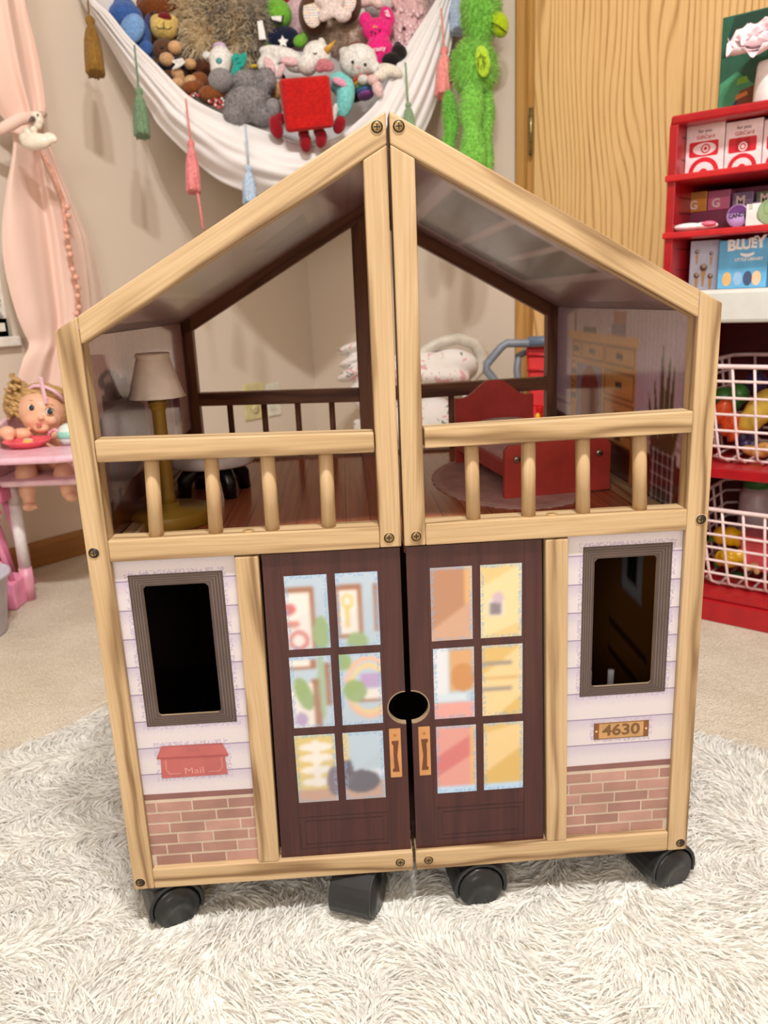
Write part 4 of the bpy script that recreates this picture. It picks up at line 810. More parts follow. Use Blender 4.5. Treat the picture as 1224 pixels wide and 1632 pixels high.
# green long-legged plush on the wall
t = Toy('plush_monkey', 'lime green furry long-legged plush hanging on the wall beside the door', 'plush toy', 760, 110, 1.83); LG = plushm((132, 204, 84)); LF = furm('fur_lime', (126, 192, 70), (192, 232, 142))
o = t.blob('body', [(766, 16, 0, 30, 52, 22), (756, 108, 0, 36, 46, 24, 6), (770, -40, 4, 26, 30)], LG, smooth=2); fur_on(o, 7000, .013, LF, .0015, grav=.3, jit=.5, clump=.010)
o = t.blob('leg', [(752, 170, -8, 20, 50, 15, -2), (754, 245, -8, 22, 50, 15), (756, 310, -8, 20, 40)], LG); fur_on(o, 4500, .006, LF, .0013, grav=.3, jit=.4, clump=.008)
o = t.blob('leg', [(718, 185, 6, 13, 46, 11, 4), (714, 250, 6, 13, 46, 11)], plushm((108, 186, 70))); fur_on(o, 2500, .006, LF, .0013, grav=.3, jit=.4, clump=.008)
o = t.blob('leg', [(776, 185, 4, 12, 50, 11, -2), (775, 250, 4, 12, 44, 11)], LG); fur_on(o, 2500, .006, LF, .0013, grav=.3, jit=.4, clump=.008)
t.blob('hand', [(797, 40, -10, 14, 20, 12, 8), (790, 30, -6, 10, 12)], plushm((172, 200, 24))); t.tube('finger_line', [(783, 36, -20), (796, 42, -23), (807, 52, -18)], .8, BLACK); t.blob('belly_patch', [(769, 98, -25, 13, 27, 6, 6)], plushm((178, 218, 60)))
b = MB(); 
for q in range(7): 
    a = q*2.4; b.tube([t.p(764+5*math.cos(a), 96+10*math.sin(a), -33), t.p(769+6*math.cos(a+1), 98+11*math.sin(a+1), -34)], .9*t.k, flat((122, 150, 30)), 5)
b.build('stitching', t.o)

# ---------------------------------------------------------------- curtain with swan hold-back
cur = thing('curtain', 'sheer blush pink curtain gathered at the swan hold-back with pompom trim', 'curtain', (.07, -.9, .9))
def curtm(nm, al):
    t = NT(nm); t.bump(t.noise(t.map(t.coord(), (600, 600, 600)), 1, 2), .1, .0005); m = t.fin((248, 216, 202), .8, .15, **{'Sheen Weight': .2}); t.b.inputs['Alpha'].default_value = al; return m
CURT = curtm('curtain_voile', .92); SHEER = curtm('curtain_sheer', .45)
rows = [(-420, -150, 60), (-260, -130, 48), (-80, -90, 36), (0, -60, 40), (60, -50, 54), (120, -34, 66), (170, -8, 72), (196, 10, 68), (214, 18, 70), (240, 20, 84), (300, 10, 104), (350, 4, 122), (400, 4, 134), (450, 12, 140), (500, 26, 144), (530, 38, 140), (550, 46, 134), (575, 36, 138), (620, 24, 146), (660, 18, 152), (700, 12, 156)]
def cpt(u, v, dx=0, off=0):
    y, l, r = cat(rows, v); px = l+(r-l)*u; wd = r-l; tight = 1-min(1, max(0, (wd-50)/70)); ph = u*11+1.2*math.sin(v*7)+.9*math.sin(u*7+v*3)
    f = .012*math.sin(ph)*(.5+.5*min(1, wd/100))+.003*math.sin(ph*2.3+v*9)+.012*math.sin(v*30+u*4)*tight
    return onx(px, y, .060+f+dx+off)-Vector((.07, -.9, .9))
nu, nv = 90, 120
b = MB(); b.add([cpt(i/(nu-1), j/(nv-1)) for j in range(nv) for i in range(nu)], [(j*nu+i, (j+1)*nu+i, (j+1)*nu+i+1, j*nu+i+1) for j in range(nv-1) for i in range(nu-1)], CURT, True); b.build('panel', cur)
rows2 = [(222, 66, 74), (260, 72, 92), (320, 92, 118), (380, 108, 146), (430, 116, 158), (480, 122, 168), (540, 128, 176), (600, 130, 180), (700, 130, 182)]
def spt(u, v): y, l, r = cat(rows2, v); return onx(l+(r-l)*u, y, .045+.008*math.sin(u*9+v*3))-Vector((.07, -.9, .9))
b = MB(); b.add([spt(i/19, j/39) for j in range(40) for i in range(20)], [(j*20+i, (j+1)*20+i, (j+1)*20+i+1, j*20+i+1) for j in range(39) for i in range(19)], SHEER, True); b.build('sheer_edge', cur)
PPM = plushm((246, 184, 160)); pos = [(107, 330), (109, 344), (105, 368), (108, 378), (110, 395), (112, 406), (116, 430), (121, 442), (124, 458), (124, 472), (126, 490), (122, 500)]
for px, py in pos: b = MB(); b.ell((0, 0, 0), (.0068, .0068, .0068), PPM, nu=12, nv=8); b.build('pompom', cur, Matrix.Translation(onx(px, py, .098)-Vector((.07, -.9, .9))))
b = MB(); b.tube([onx(x, y, .078)-Vector((.07, -.9, .9)) for x, y in ((62, 232), (84, 275), (100, 318), (108, 380), (116, 430), (124, 470), (126, 510))], [.003, .004, .0045, .004, .004, .004, .004], plushm((244, 178, 156)), 8); b.build('trim_tape', cur)
b = MB(); b.tube([onx(x, y, xx)-Vector((.07, -.9, .9)) for x, y, xx in ((-30, 214, .05), (4, 206, .09), (30, 190, .105), (56, 186, .10), (70, 182, .06))], [.010, .012, .013, .011, .007], CURT, 14); b.build('gather', cur)
PORC = flat((240, 228, 210), .3); sw = Toy('swan_holdback', 'cream ceramic swan hold-back pinching the pink curtain', 'hold-back', 62, 220, 1.64)
sw.blob('body', [(58, 226, 0, 25, 13, 11, 4), (80, 220, 2, 12, 8, 7, -20), (40, 220, 0, 10, 10, 8), (44, 212, -2, 8, 8, 7, 0), (52, 206, -4, 8, 6, 6, -30), (60, 200, -4, 7, 6, 6), (62, 192, -4, 8, 9, 8), (58, 186, -6, 10, 8, 8)], PORC, vox=.0011, smooth=4)
sw.tube('beak', [(53, 189, -13), (49, 192, -17), (46, 194, -20)], [4, 3, 1], flat((104, 84, 76), .4)); sw.bit('eye', [(60, 183, -14, 1.6, 1.6, 1.2)], BLACK); sw.tube('stem', [(58, 224, 8), (58, 224, 60), (40, 224, 130)], 4, BRASS)

# ---------------------------------------------------------------- doll in a high chair
HC = Toy('high_chair', 'pale pink doll high chair with white tube legs and pink feet', 'high chair', 60, 720, 1.70, upright=True)
PP, PP2, WPL = flat((244, 204, 214), .35), flat((240, 168, 190), .35), flat((240, 236, 236), .35)
foot = onz(48, 955, 0); hcx, hcy = foot.x, foot.y; R2 = Vector((RT.x, RT.y, 0)).normalized(); F2 = Vector((FW.x, FW.y, 0)).normalized()
hb = at(60, 720, 1.70)
def hc(x, y, z): return foot+R2*x+F2*y+Vector((0, 0, z))-hb        # right, away, up of the front left foot
for (x, y) in ((0, 0), (.185, .02), (-.07, .15), (.15, .16)):
    b = MB(); b.tube([hc(x, y, .0), hc(x, y, .072)], .0135, PP2, 16); b.tube([hc(x, y, .072), hc(x, y, .21)], .012, WPL, 16); b.tube([hc(x, y, .21), hc(x, y+.0, .258)], .012, flat((214, 200, 196), .3), 16); b.build('leg', HC.o)
b = MB(); b.prism([(-.035, .075), (-.03, .0), (.0, -.045), (.18, -.045), (.21, .0), (.215, .075), (.2, .2), (-.02, .2)], 0, .012, PP, axis='z', T=Matrix.Translation(hc(0, 0, .256)) @ Matrix(((R2.x, F2.x, 0, 0), (R2.y, F2.y, 0, 0), (0, 0, 1, 0), (0, 0, 0, 1)))); b.build('seat', HC.o, bev=.004)
BAS = Matrix(((R2.x, F2.x, 0, 0), (R2.y, F2.y, 0, 0), (0, 0, 1, 0), (0, 0, 0, 1)))
b = MB(); b.prism([(-.01, .268), (.19, .268), (.185, .37), (.15, .40), (.03, .40), (-.005, .37)], .17, .19, PP, T=Matrix.Translation(hc(0, 0, 0)) @ BAS); b.build('backrest', HC.o, bev=.006)
for x in (-.034, .2): b = MB(); b.prism([(-.05, .268), (.19, .268), (.19, .40), (.02, .37), (-.05, .312)], x, x+.012, PP, axis='x', T=Matrix.Translation(hc(0, 0, 0)) @ BAS); b.build('side_panel', HC.o, bev=.004)
TRZ = .316
b = MB(); b.prism([(-.052, -.06), (-.03, -.11), (.02, -.125), (.15, -.125), (.2, -.11), (.22, -.06), (.215, -.005), (-.045, -.005)], TRZ, TRZ+.014, flat((250, 196, 214), .3), axis='z', T=Matrix.Translation(hc(0, 0, 0)) @ BAS); b.build('tray', HC.o, bev=.005)
tz = TRZ+.0145+hb.z-hb.z
def onT(px, py): return onz(px, py, foot.z+TRZ+.014)
ds = thing('play_dish', 'coral red divided toy dish on the high chair tray', 'toy dish', onT(46, 712)); DR = flat((238, 100, 112), .3)
b = MB(); b.lathe([(.030, 0), (.044, .012), (.047, .014), (.045, .0155), (.041, .0135), (.03, .006), (0, .005)], DR, n=36, wob=lambda a, j: 1+.05*abs(math.cos(1.5*a))); b.build('dish', ds)
b = MB(); b.ell((.012, -.006, .010), (.014, .010, .006), flat((244, 190, 90), .5)); b.build('play_food', ds); b = MB(); b.ell((-.016, .008, .010), (.012, .010, .005), flat((240, 214, 190), .5)); b.build('play_food', ds)
cp = thing('toy_cup', 'mint and white round toy cup with a pink handle on the high chair tray', 'toy cup', onT(112, 708)); b = MB(); b.lathe([(.0, 0), (.014, 0), (.021, .012), (.022, .026), (.016, .038), (.006, .043), (0, .043)], flat((226, 236, 232), .3), n=24); b.build('body', cp); b = MB(); b.lathe([(.0216, .014), (.0226, .02), (.0222, .028), (.0216, .028)], flat((150, 214, 196), .3), n=24); b.build('band', cp)
b = MB(); b.tube([Vector((-.018, -.006, .024)), Vector((-.032, -.012, .03)), Vector((-.045, -.016, .024)), Vector((-.052, -.018, .008))], .0036, flat((244, 176, 196), .3), 8); b.build('handle', cp)
SKN = NT('vinyl_skin'); SKIN = SKN.fin((238, 186, 154), .4, .4, **{'Subsurface Weight': .08}); SKN.b.inputs['Subsurface Radius'].default_value = (.01, .004, .002)
D = Toy('baby_doll', 'blond baby doll with a pink headband sitting in the high chair', 'doll', 65, 690, 1.70, upright=True)
D.blob('body', [(66, 655, 0, 35, 35, 33), (66, 668, -8, 30, 22, 24), (66, 697, 10, 18, 14, 16), (67, 715, 16, 32, 22, 24), (67, 735, 8, 36, 20, 26), (48, 690, -4, 13, 11, 12), (34, 692, -26, 16, 10, 11, 0), (12, 690, -42, 13, 11, 10), (14, 699, -44, 8, 5, 6), (86, 692, -4, 13, 11, 12), (100, 700, -20, 12, 9, 10),
                (44, 734, -20, 19, 16, 22), (42, 756, -38, 17, 22, 16), (44, 778, -36, 13, 22, 13, 0), (47, 798, -36, 9.5, 14, 10), (47, 808, -42, 10, 7, 14), (57, 808, -44, 4, 4, 5), (96, 734, -16, 19, 16, 22), (102, 756, -34, 16, 20, 15), (109, 776, -32, 11.5, 18, 12, -14), (114, 792, -34, 10, 8, 13),
                (66, 666, -32, 5, 4, 5), (66, 684, -22, 12, 6, 9), (50, 670, -23, 9, 8, 8), (82, 670, -23, 9, 8, 8)], SKIN, vox=.0026, smooth=2)
for x, y in ((50, 650), (79, 656)):
    e = D.bit('eye', [(x, y, -29.5, 5.8, 5.4, 4)], EYEW); D.bit('iris', [(x+.4, y, -32.2, 4.3, 4.6, 2.4)], flat((34, 44, 60), .1), e); D.tube('eyebrow', [(x-6, y-10, -28.5), (x, y-12, -30), (x+6, y-10, -29)], .8, flat((170, 124, 84), .6)); D.tube('eyelash', [(x-6.5, y-3, -28), (x, y-6, -31.5), (x+6.5, y-3, -29)], .8, flat((60, 40, 30), .6))
D.bit('lips', [(62, 676, -33.5, 5.5, 1.8, 2.5), (62, 679, -33, 4, 1.7, 2.4)], flat((214, 116, 110), .35)); 
t = NT('doll_hair'); w_ = t.noise(t.map(t.coord(), (90, 90, 500)), 1, 3); t.bump(w_, .5, .002); HAIR = t.fin(t.ramp(w_, [(.3, (150, 108, 60)), (.7, (222, 186, 126))]), .45, .4)
hair = D.blob('hair', [(67, 642, 8, 37, 33, 32), (68, 630, 2, 31, 20, 26), (98, 655, 12, 10, 26, 18), (36, 650, 14, 9, 26, 18), (84, 626, -6, 20, 12, 18), (50, 626, -6, 16, 11, 18)], HAIR, vox=.003, smooth=2)
D.blob('hair_bun', [(26, 632, 6, 17, 22, 15), (18, 648, 8, 13, 18, 12), (34, 618, 6, 11, 12, 10)], HAIR, vox=.003, smooth=2, parent=hair)
random.seed(5)
for k in range(17):
    a = k*2.4; cx, cy = 24+13*math.cos(a)*(.4+.6*random.random()), 636+30*math.sin(a)*(.3+.7*random.random()); pts = []
    for q in range(22): w = q/21*12.5; pts.append((cx+6*math.cos(w*.7+k)*(1-q/60)+q*.1, cy-12+q*1.2, -10+6*math.sin(w*.7+k)))
    D.tube('curl', pts, [3.6-2.6*abs(q/21-.5) for q in range(22)], HAIR, 7, hair)
HB = flat((250, 206, 222), .6); D.tube('headband', [(38, 634, 4), (42, 622, -14), (54, 615, -26), (68, 615, -29), (84, 622, -26), (97, 632, -12), (102, 640, 4)], 2.6, HB, 8)
D.flatpoly('bow', [(60, 600), (71, 602), (69, 618), (70, 636), (66, 645), (59, 643), (62, 622)], -36, 4, HB, bev=.001)
# pink toy stroller and tub at the far left
ST = Toy('doll_stroller', 'pink plastic doll stroller frame with a dark pink bow beside the high chair', 'doll stroller', 20, 870, 1.72, upright=True)
PK, PK2, MAG = flat((240, 150, 186), .35), flat((232, 128, 170), .35), flat((206, 60, 110), .5)
g0 = onz(13, 968, 0); gb = at(20, 870, 1.72)
def sg(x, y, z): return g0+R2*x+F2*y+Vector((0, 0, z))-gb
b = MB(); b.prism([(-.12, .0), (.028, .0), (.028, .058), (-.0, .062), (-.12, .05)], -.02, .05, PK, T=Matrix.Translation(sg(0, 0, 0)) @ BAS); b.build('base', ST.o, bev=.004)
for q in ([(-.09, .0, .05), (-.07, .0, .17), (-.055, .01, .26)], [(.018, .0, .056), (-.002, .005, .15), (-.018, .01, .25)], [(-.018, .09, .02), (-.02, .06, .15), (-.03, .04, .25)], [(.02, .09, .02), (.016, .06, .12), (.01, .04, .22)], [(-.02, .0, .10), (.012, .005, .09)]):
    b = MB(); b.tube([sg(*w) for w in q], .0062, PK, 10); b.build('frame_tube', ST.o)
b = MB(); b.prism([(-.14, .225), (.03, .225), (.03, .25), (.008, .262), (-.006, .268), (-.02, .33), (-.14, .33)], -.01, .06, PK2, T=Matrix.Translation(sg(0, 0, 0)) @ BAS); b.build('seat', ST.o, bev=.005)
b = MB(); b.tube([sg(-.03, -.018, .325), sg(-.006, -.018, .25)], .0045, flat((200, 206, 214), .25, metal=.3), 10); b.build('grey_strut', ST.o)
for a, l in ((15, .034), (165, .034), (-20, .03), (200, .03)):
    b = MB(); b.tube([sg(-.008, -.012, .20), sg(-.008+l*.6*math.cos(rad(a)), -.016, .20+l*.6*math.sin(rad(a))+.004), sg(-.008+l*math.cos(rad(a)), -.012, .20+l*math.sin(rad(a)))], [.003, .0055, .003], MAG, 8); b.build('bow', ST.o)
TB = thing('toy_tub', 'pale lavender plastic tub with a rolled rim, cut by the edge of the view', 'tub', onz(-40, 1012, 0)); b = MB(); LAV = flat((206, 200, 218), .35)
b.lathe([(0, 0), (.055, 0), (.058, .004), (.074, .112), (.080, .114), (.081, .120), (.076, .123), (.071, .118), (.056, .012), (0, .010)], LAV, n=40); b.build('tub', TB)
b = MB(); b.lathe([(0, .02), (.056, .02), (.0685, .098), (0, .1)], flat((150, 180, 190), .2), n=32); b.build('filling', TB)
# ---------------------------------------------------------------- toy furniture inside the dollhouse (house-half coordinates u, v, z)
def hvz(s, px, py, v):        # what a photo pixel sees on the upright plane at depth v of a half
    Mi = (Matrix.Translation(HO) @ HM[s]).inverted(); c = Mi @ CAM; r = Mi.to_3x3() @ ray(px, py); p = c+r*((v-c.y)/r.y); return p.x, p.z
def hthing(s, name, label, cat, u, v, z, yaw=0): return thing(name, label, cat, Matrix.Translation(HO) @ HM[s] @ Matrix.Translation((s*(u+G), v, z)) @ Matrix.Rotation(yaw, 4, 'Z'))
AF = .3766
GOLD = flat((150, 116, 36), .42, .5); LSH = flat((232, 216, 202), .6)
lp = hthing(-1, 'toy_floor_lamp', 'gold toy lamp with a white scalloped shade behind the left balcony', 'lamp', .2300, .150, AF)
b = MB(); b.lathe([(0, 0), (.0425, 0), (.0435, .002), (.0435, .012), (.0425, .0145), (.010, .016), (.010, .021), (0, .021)], GOLD, n=44); b.build('base', lp)
b = MB(); b.lathe([(.0082, .02), (.0068, .028), (.0066, .115), (.0072, .117), (.0085, .119), (.0085, .122), (.0095, .123), (.0095, .126), (.0078, .127), (.012, .133), (.012, .137), (0, .137)], GOLD, n=24); b.build('post', lp)
b = MB(); b.lathe([(.0285, .1295), (.0262, .1335), (.0168, .166), (.0158, .168), (.0172, .1705), (.0160, .173), (.0145, .1725), (.0155, .166), (.025, .1335), (.0272, .1295)], LSH, n=60, wob=lambda a, j: 1+(.022*math.sin(14*a) if j in (0, 9) else .008*abs(math.sin(5*a)))); b.build('shade', lp)
tb = hthing(-1, 'toy_table', 'white round toy table on curved black legs behind the toy lamp', 'table', .203, .275, AF)
TW = flat((226, 218, 220), .3)
b = MB(); b.lathe([(0, .036), (.0475, .036), (.049, .038), (.049, .047), (.0475, .049), (0, .049)], TW, n=44); b.build('table_top', tb)
for k in range(4):
    a = rad(35+90*k); b = MB(); b.tube([Vector((.010*math.cos(a), .010*math.sin(a), .030)), Vector((.026*math.cos(a), .026*math.sin(a), .032)), Vector((.037*math.cos(a), .037*math.sin(a), .020)), Vector((.039*math.cos(a), .039*math.sin(a), .0))], [.010, .011, .009, .0075], BLACK, 12); b.build('leg', tb)
b = MB(); b.lathe([(.012, .022), (.014, .036)], BLACK, n=20); b.build('hub', tb)
RDM, RDS = flat((196, 70, 62), .4), flat((226, 180, 176), .6)
bd = hthing(1, 'toy_bed', 'red wooden toy bed with an arched headboard standing on the pink toy rug', 'bed', .1840, .176, AF+.0012, rad(8.2))
b = MB(); b.prism([(-.0612, 0), (.0612, 0), (.0612, .052), (.056, .0572), (.040, .0572), (.030, .059), (-.030, .059), (-.040, .0572), (-.056, .0572), (-.0612, .052)], 0, .007, RDM); b.build('footboard', bd, bev=.0008)
hbp = []
for k in range(31): x = -.054+.108*k/30; hbp.append((x, .085+.021*(1-(lambda q: q*q*(3-2*q))(min(1, max(0, (abs(x)-.006)/.038))))))
b = MB(); b.prism([(-.054, 0), (.054, 0)]+hbp[::-1], .205, .212, RDM); b.build('headboard', bd, bev=.0008)
for sx_ in (-1, 1): b = MB(); b.prism([(.007, .018), (.205, .018), (.205, .034), (.007, .034)], sx_*.050-.003, sx_*.050+.003, RDM, axis='x'); b.build('side_rail', bd)
b = MB(); b.prism(rr(-.0465, .020, .0465, .041, .008), .008, .204, flat((224, 176, 172), .8)); b.build('mattress', bd)
b = MB(); b.ell((0, .172, .052), (.043, .026, .009), flat((244, 226, 222), .85), nu=24, nv=12); b.build('pillow', bd)
for sx_ in (-1, 1): b = MB(); b.lathe([(.0042, 0), (.0038, .0012), (.0012, .0016)], flat((170, 160, 150), .25, metal=.9), n=18, T=Matrix.Translation((sx_*.0475, 0, .042)) @ Matrix.Rotation(rad(90), 4, 'X')); b.box((sx_*.0475-.0026, -.0019, .0416), (sx_*.0475+.0026, -.0013, .0424), SCREWH); b.build('screw', bd)
rg = hthing(1, 'toy_rug', 'pale pink oval toy rug with a scalloped edge under the red toy bed', 'rug', .1480, .265, AF)
b = MB(); n_ = 120; P = [(.090*math.cos(2*math.pi*k/n_)*(1+.012*math.cos(2*math.pi*k/n_*40)), .142*math.sin(2*math.pi*k/n_)*(1+.012*math.cos(2*math.pi*k/n_*40))) for k in range(n_)]
b.prism(P, .0, .0011, flat((216, 176, 170), .9), axis='z'); b.build('felt', rg)
b = MB(); b.prism([(q[0]*.9, q[1]*.93) for q in P], .0011, .0013, flat((206, 160, 154), .9), axis='z'); b.build('inner_oval', rg)
LU, LZ = hvz(1, 972, 1068, .10); LH = LZ-ZB-.0102
sh = hthing(1, 'toy_ladder', 'small white slanted toy ladder showing low in the right lower window', 'toy ladder', LU, .12, ZB+.0102)
for q in (-.012, .012): b = MB(); b.tube([Vector((q, .02, 0)), Vector((q-.012, -.02, LH))], .0035, flat((232, 226, 230), .4), 8); b.build('rail', sh)
for k in range(4): f_ = .15+.23*k; b = MB(); b.tube([Vector((-.012-.012*f_, .02-.04*f_, .96*LH*f_)), Vector((.012-.012*f_, .02-.04*f_, .96*LH*f_))], .0028, flat((232, 226, 230), .4), 8); b.build('rung', sh)

# ---------------------------------------------------------------- red play market stand with a white counter
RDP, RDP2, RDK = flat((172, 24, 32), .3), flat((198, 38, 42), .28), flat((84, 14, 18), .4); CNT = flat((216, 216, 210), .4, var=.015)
SX0, SX1, SB = 1.288, 2.02, -.12
stn = thing('play_market_stand', 'red plastic play market stand with a white counter, wire baskets by the oak door', 'play stand', (1.65, -.28, 0))
SO = -Vector((1.65, -.28, 0))
def sbox(name, a, b_, m, bev=.002): b = MB(); b.box(Vector(a)+SO, Vector(b_)+SO, m); return b.build(name, stn, bev=bev)
b = MB(); b.prism([(-.425+.28, .585), (-.12+.28, .585), (-.12+.28, .868), (-.415+.28, .868), (-.425+.28, .850)], SX0-1.65, SX0-1.65+.014, RDP, axis='x')
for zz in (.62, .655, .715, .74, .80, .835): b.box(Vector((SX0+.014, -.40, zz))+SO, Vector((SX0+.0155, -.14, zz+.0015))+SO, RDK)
b.build('hutch_side', stn, bev=.003)
b = MB(); b.prism([(-.425+.28, .585), (-.12+.28, .585), (-.12+.28, .868), (-.415+.28, .868), (-.425+.28, .850)], SX1-1.65-.014, SX1-1.65, RDP, axis='x'); b.build('hutch_side', stn, bev=.003)
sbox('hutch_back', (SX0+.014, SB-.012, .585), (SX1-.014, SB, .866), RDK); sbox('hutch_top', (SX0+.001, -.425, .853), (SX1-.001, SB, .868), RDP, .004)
for zz in (.764, .672): sbox('shelf', (SX0-.002, -.432, zz), (SX1+.002, SB-.013, zz+.0105), RDP2)
sbox('counter', (SX0-.03, -.47, .531), (SX1+.03, -.105, .5845), CNT, .006)
b = MB(); b.box(Vector((SX0, -.445, 0))+SO, Vector((SX0+.016, -.12, .531))+SO, RDP); b.build('base_side', stn, bev=.003)
b = MB(); b.box(Vector((SX1-.016, -.445, 0))+SO, Vector((SX1, -.12, .531))+SO, RDP); b.build('base_side', stn, bev=.003)
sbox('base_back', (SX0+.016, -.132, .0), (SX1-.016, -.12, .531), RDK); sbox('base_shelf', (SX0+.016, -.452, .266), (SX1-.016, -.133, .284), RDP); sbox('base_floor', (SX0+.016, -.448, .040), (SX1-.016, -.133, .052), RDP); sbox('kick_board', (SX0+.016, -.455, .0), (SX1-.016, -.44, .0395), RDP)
sbox('back_strut', (1.47, -.16, .284), (1.49, -.135, .531), flat((120, 44, 30), .4))
WIRE = flat((240, 214, 212), .4)
def basket(label, x0, x1, y0, y1, zb, zt):
    o = thing('wire_basket', label, 'basket', ((x0+x1)/2, (y0+y1)/2, zb), 'wire baskets of play food in the market stand'); c = Vector(((x0+x1)/2, (y0+y1)/2, zb)); H = zt-zb; hx, hy = (x1-x0)/2, (y1-y0)/2
    def ring(f): k = .86+.14*f**.8 if f > .08 else .80; return [Vector((sx_*hx*k, sy_*hy*k, H*f)) for sx_, sy_ in ((-1, -1), (1, -1), (1, 1), (-1, 1))]
    def loop(f, r):
        R = ring(f); pts = []
        for i in range(4):
            a, d_ = R[i], R[(i+1) % 4]; pts += [a.lerp(d_, .06), a.lerp(d_, .5), a.lerp(d_, .94)]
        b = MB(); b.tube(pts+[pts[0]], r, WIRE, 6, cap=False); return b
    loop(1.0, .0042).build('rim', o)
    for f in (.03, .17, .34, .51, .68, .85): loop(f, .0026).build('wire', o)
    n1 = int((x1-x0)/.033)
    for i in range(1, n1):
        t_ = i/n1*2-1; b = MB(); b.tube([Vector((t_*hx*(.86+.14*f**.8), -hy*(.86+.14*f**.8), H*f)) for f in (1, .6, .2, .06)]+[Vector((t_*hx*.8, -hy*.8, .002)), Vector((t_*hx*.8, hy*.8, .002))]+[Vector((t_*hx*(.86+.14*f**.8), hy*(.86+.14*f**.8), H*f)) for f in (.06, .2, .6, 1)], .0026, WIRE, 6); b.build('wire', o)
    n2 = int((y1-y0)/.04)
    for i in range(1, n2):
        t_ = i/n2*2-1
        for sx_ in (-1, 1): b = MB(); b.tube([Vector((sx_*hx*(.86+.14*f**.8), t_*hy*(.86+.14*f**.8), H*f)) for f in (1, .6, .2, .06)], .0026, WIRE, 6); b.build('wire', o)
    return o
basket('white wire basket of play fruit on the middle shelf of the red stand', 1.345, 1.74, -.428, -.165, .2865, .4565)
basket('white wire basket with yellow peppers on the bottom shelf of the red stand', 1.345, 1.74, -.43, -.165, .0545, .2035)
FG = 'play food in the wire baskets'
def food(name, label, px, py, y, shapes, cat='play food', sm=True):
    c = ony(px, py, y); o = thing(name, label, cat, c, FG); k = (c-CAM).dot(FW)/FPX
    for nm, E, m in shapes:
        b = MB()
        for e in E: b.ell((e[0]*k, e[2]*k, -e[1]*k), (e[3]*k, e[5]*k, e[4]*k), m, Matrix.Rotation(-rad(e[6] if len(e) > 6 else 0), 3, 'Y'), 18, 12)
        if len(E) > 1: me = remesh(b, .0022, 2); me.materials.append(m); link(nm, me, o)
        else: b.build(nm, o)
    return o
GRN, GRD = flat((66, 132, 60), .3), flat((38, 92, 40), .35); ORG, YEL, YEL2, PUR = flat((222, 84, 36), .3), flat((234, 202, 84), .3), flat((240, 190, 30), .25), flat((64, 50, 92), .35)
food('toy_carrot', 'orange play carrot in the middle shelf basket', 1158, 668, -.35, [('body', [(-8, -12, 0, 14, 22, 14, -25), (6, 8, 0, 11, 22, 11, -30), (14, 24, 0, 7, 14, 7, -30)], ORG)])
food('toy_pepper', 'green play pepper in the middle shelf basket', 1166, 632, -.31, [('body', [(-12, 0, 0, 16, 15, 16), (10, -4, 0, 17, 17, 16), (2, 10, -4, 16, 14, 14)], GRN), ('stem', [(8, -20, 0, 3, 7, 3, 20)], GRD)])
food('toy_corn', 'pale yellow knobbly play fruit in the middle shelf basket', 1210, 655, -.34, [('body', [(-10, 14, 0, 19, 26, 18, -35), (10, -12, 0, 22, 26, 18, -35), (0, 0, 0, 22, 26, 18, -35)], YEL)])
food('toy_grapes', 'purple play grapes low in the middle shelf basket', 1190, 702, -.33, [('body', [(-8, -6, 0, 9, 9, 9), (8, -8, 0, 9, 9, 9), (0, 6, -4, 9, 9, 9), (12, 8, 0, 8, 8, 8), (-12, 10, 0, 8, 8, 8), (0, -16, 0, 8, 8, 8), (14, -22, 4, 8, 8, 8)], PUR)])
food('toy_bread', 'light brown play bread roll at the bottom of the middle shelf basket', 1208, 717, -.345, [('body', [(-4, 3, 0, 22, 9, 12, -10), (12, -3, 0, 14, 10, 12, -20)], flat((222, 164, 92), .5))])
food('toy_plum', 'dark purple play plum at the back of the middle shelf basket', 1205, 610, -.24, [('body', [(0, 0, 0, 17, 17, 16)], PUR), ('stem', [(0, -18, 0, 2, 5, 2)], GRD)])
food('toy_pepper', 'upper yellow play pepper in the bottom shelf basket', 1163, 855, -.33, [('body', [(-13, 0, 0, 13, 15, 14), (3, -2, -5, 14, 16, 14), (15, 2, 0, 11, 14, 13)], YEL2), ('stem', [(-24, 8, -3, 8, 5, 4)], GRN)])
food('toy_pepper', 'lower yellow play pepper in the bottom shelf basket', 1164, 888, -.35, [('body', [(-14, 4, 0, 10, 13, 12), (0, 0, -5, 17, 16, 14), (14, -2, 0, 10, 14, 12)], YEL2), ('stem', [(-20, 16, -3, 4, 6, 3, 30)], GRD)])
food('toy_broccoli', 'green play vegetable at the bottom of the lowest basket', 1166, 920, -.34, [('body', [(-6, 0, 0, 12, 8, 9), (8, -4, 0, 10, 8, 9), (0, 6, 0, 10, 6, 8)], GRD)])
food('toy_shrimp', 'small tan play shrimp under the pink box in the lowest basket', 1196, 905, -.37, [('body', [(-6, 0, 0, 9, 6, 6, -20), (5, -4, 0, 8, 6, 6, 20), (10, 4, 0, 5, 6, 5)], flat((226, 184, 130), .5))])
c = ony(1212, 880, -.32); o = thing('toy_carton', 'coral pink play food carton in the lowest basket', 'play food', c, FG); b = MB(); b.prism([(-.024, -.03), (.05, -.03), (.056, .025), (-.03, .025)], -.03, .03, flat((232, 92, 100), .4)); b.build('body', o, bev=.003); b = MB(); b.prism([(-.032, .0255), (.058, .0255), (.058, .037), (-.032, .037)], -.032, .032, flat((240, 110, 116), .35)); b.build('lid', o, bev=.003)
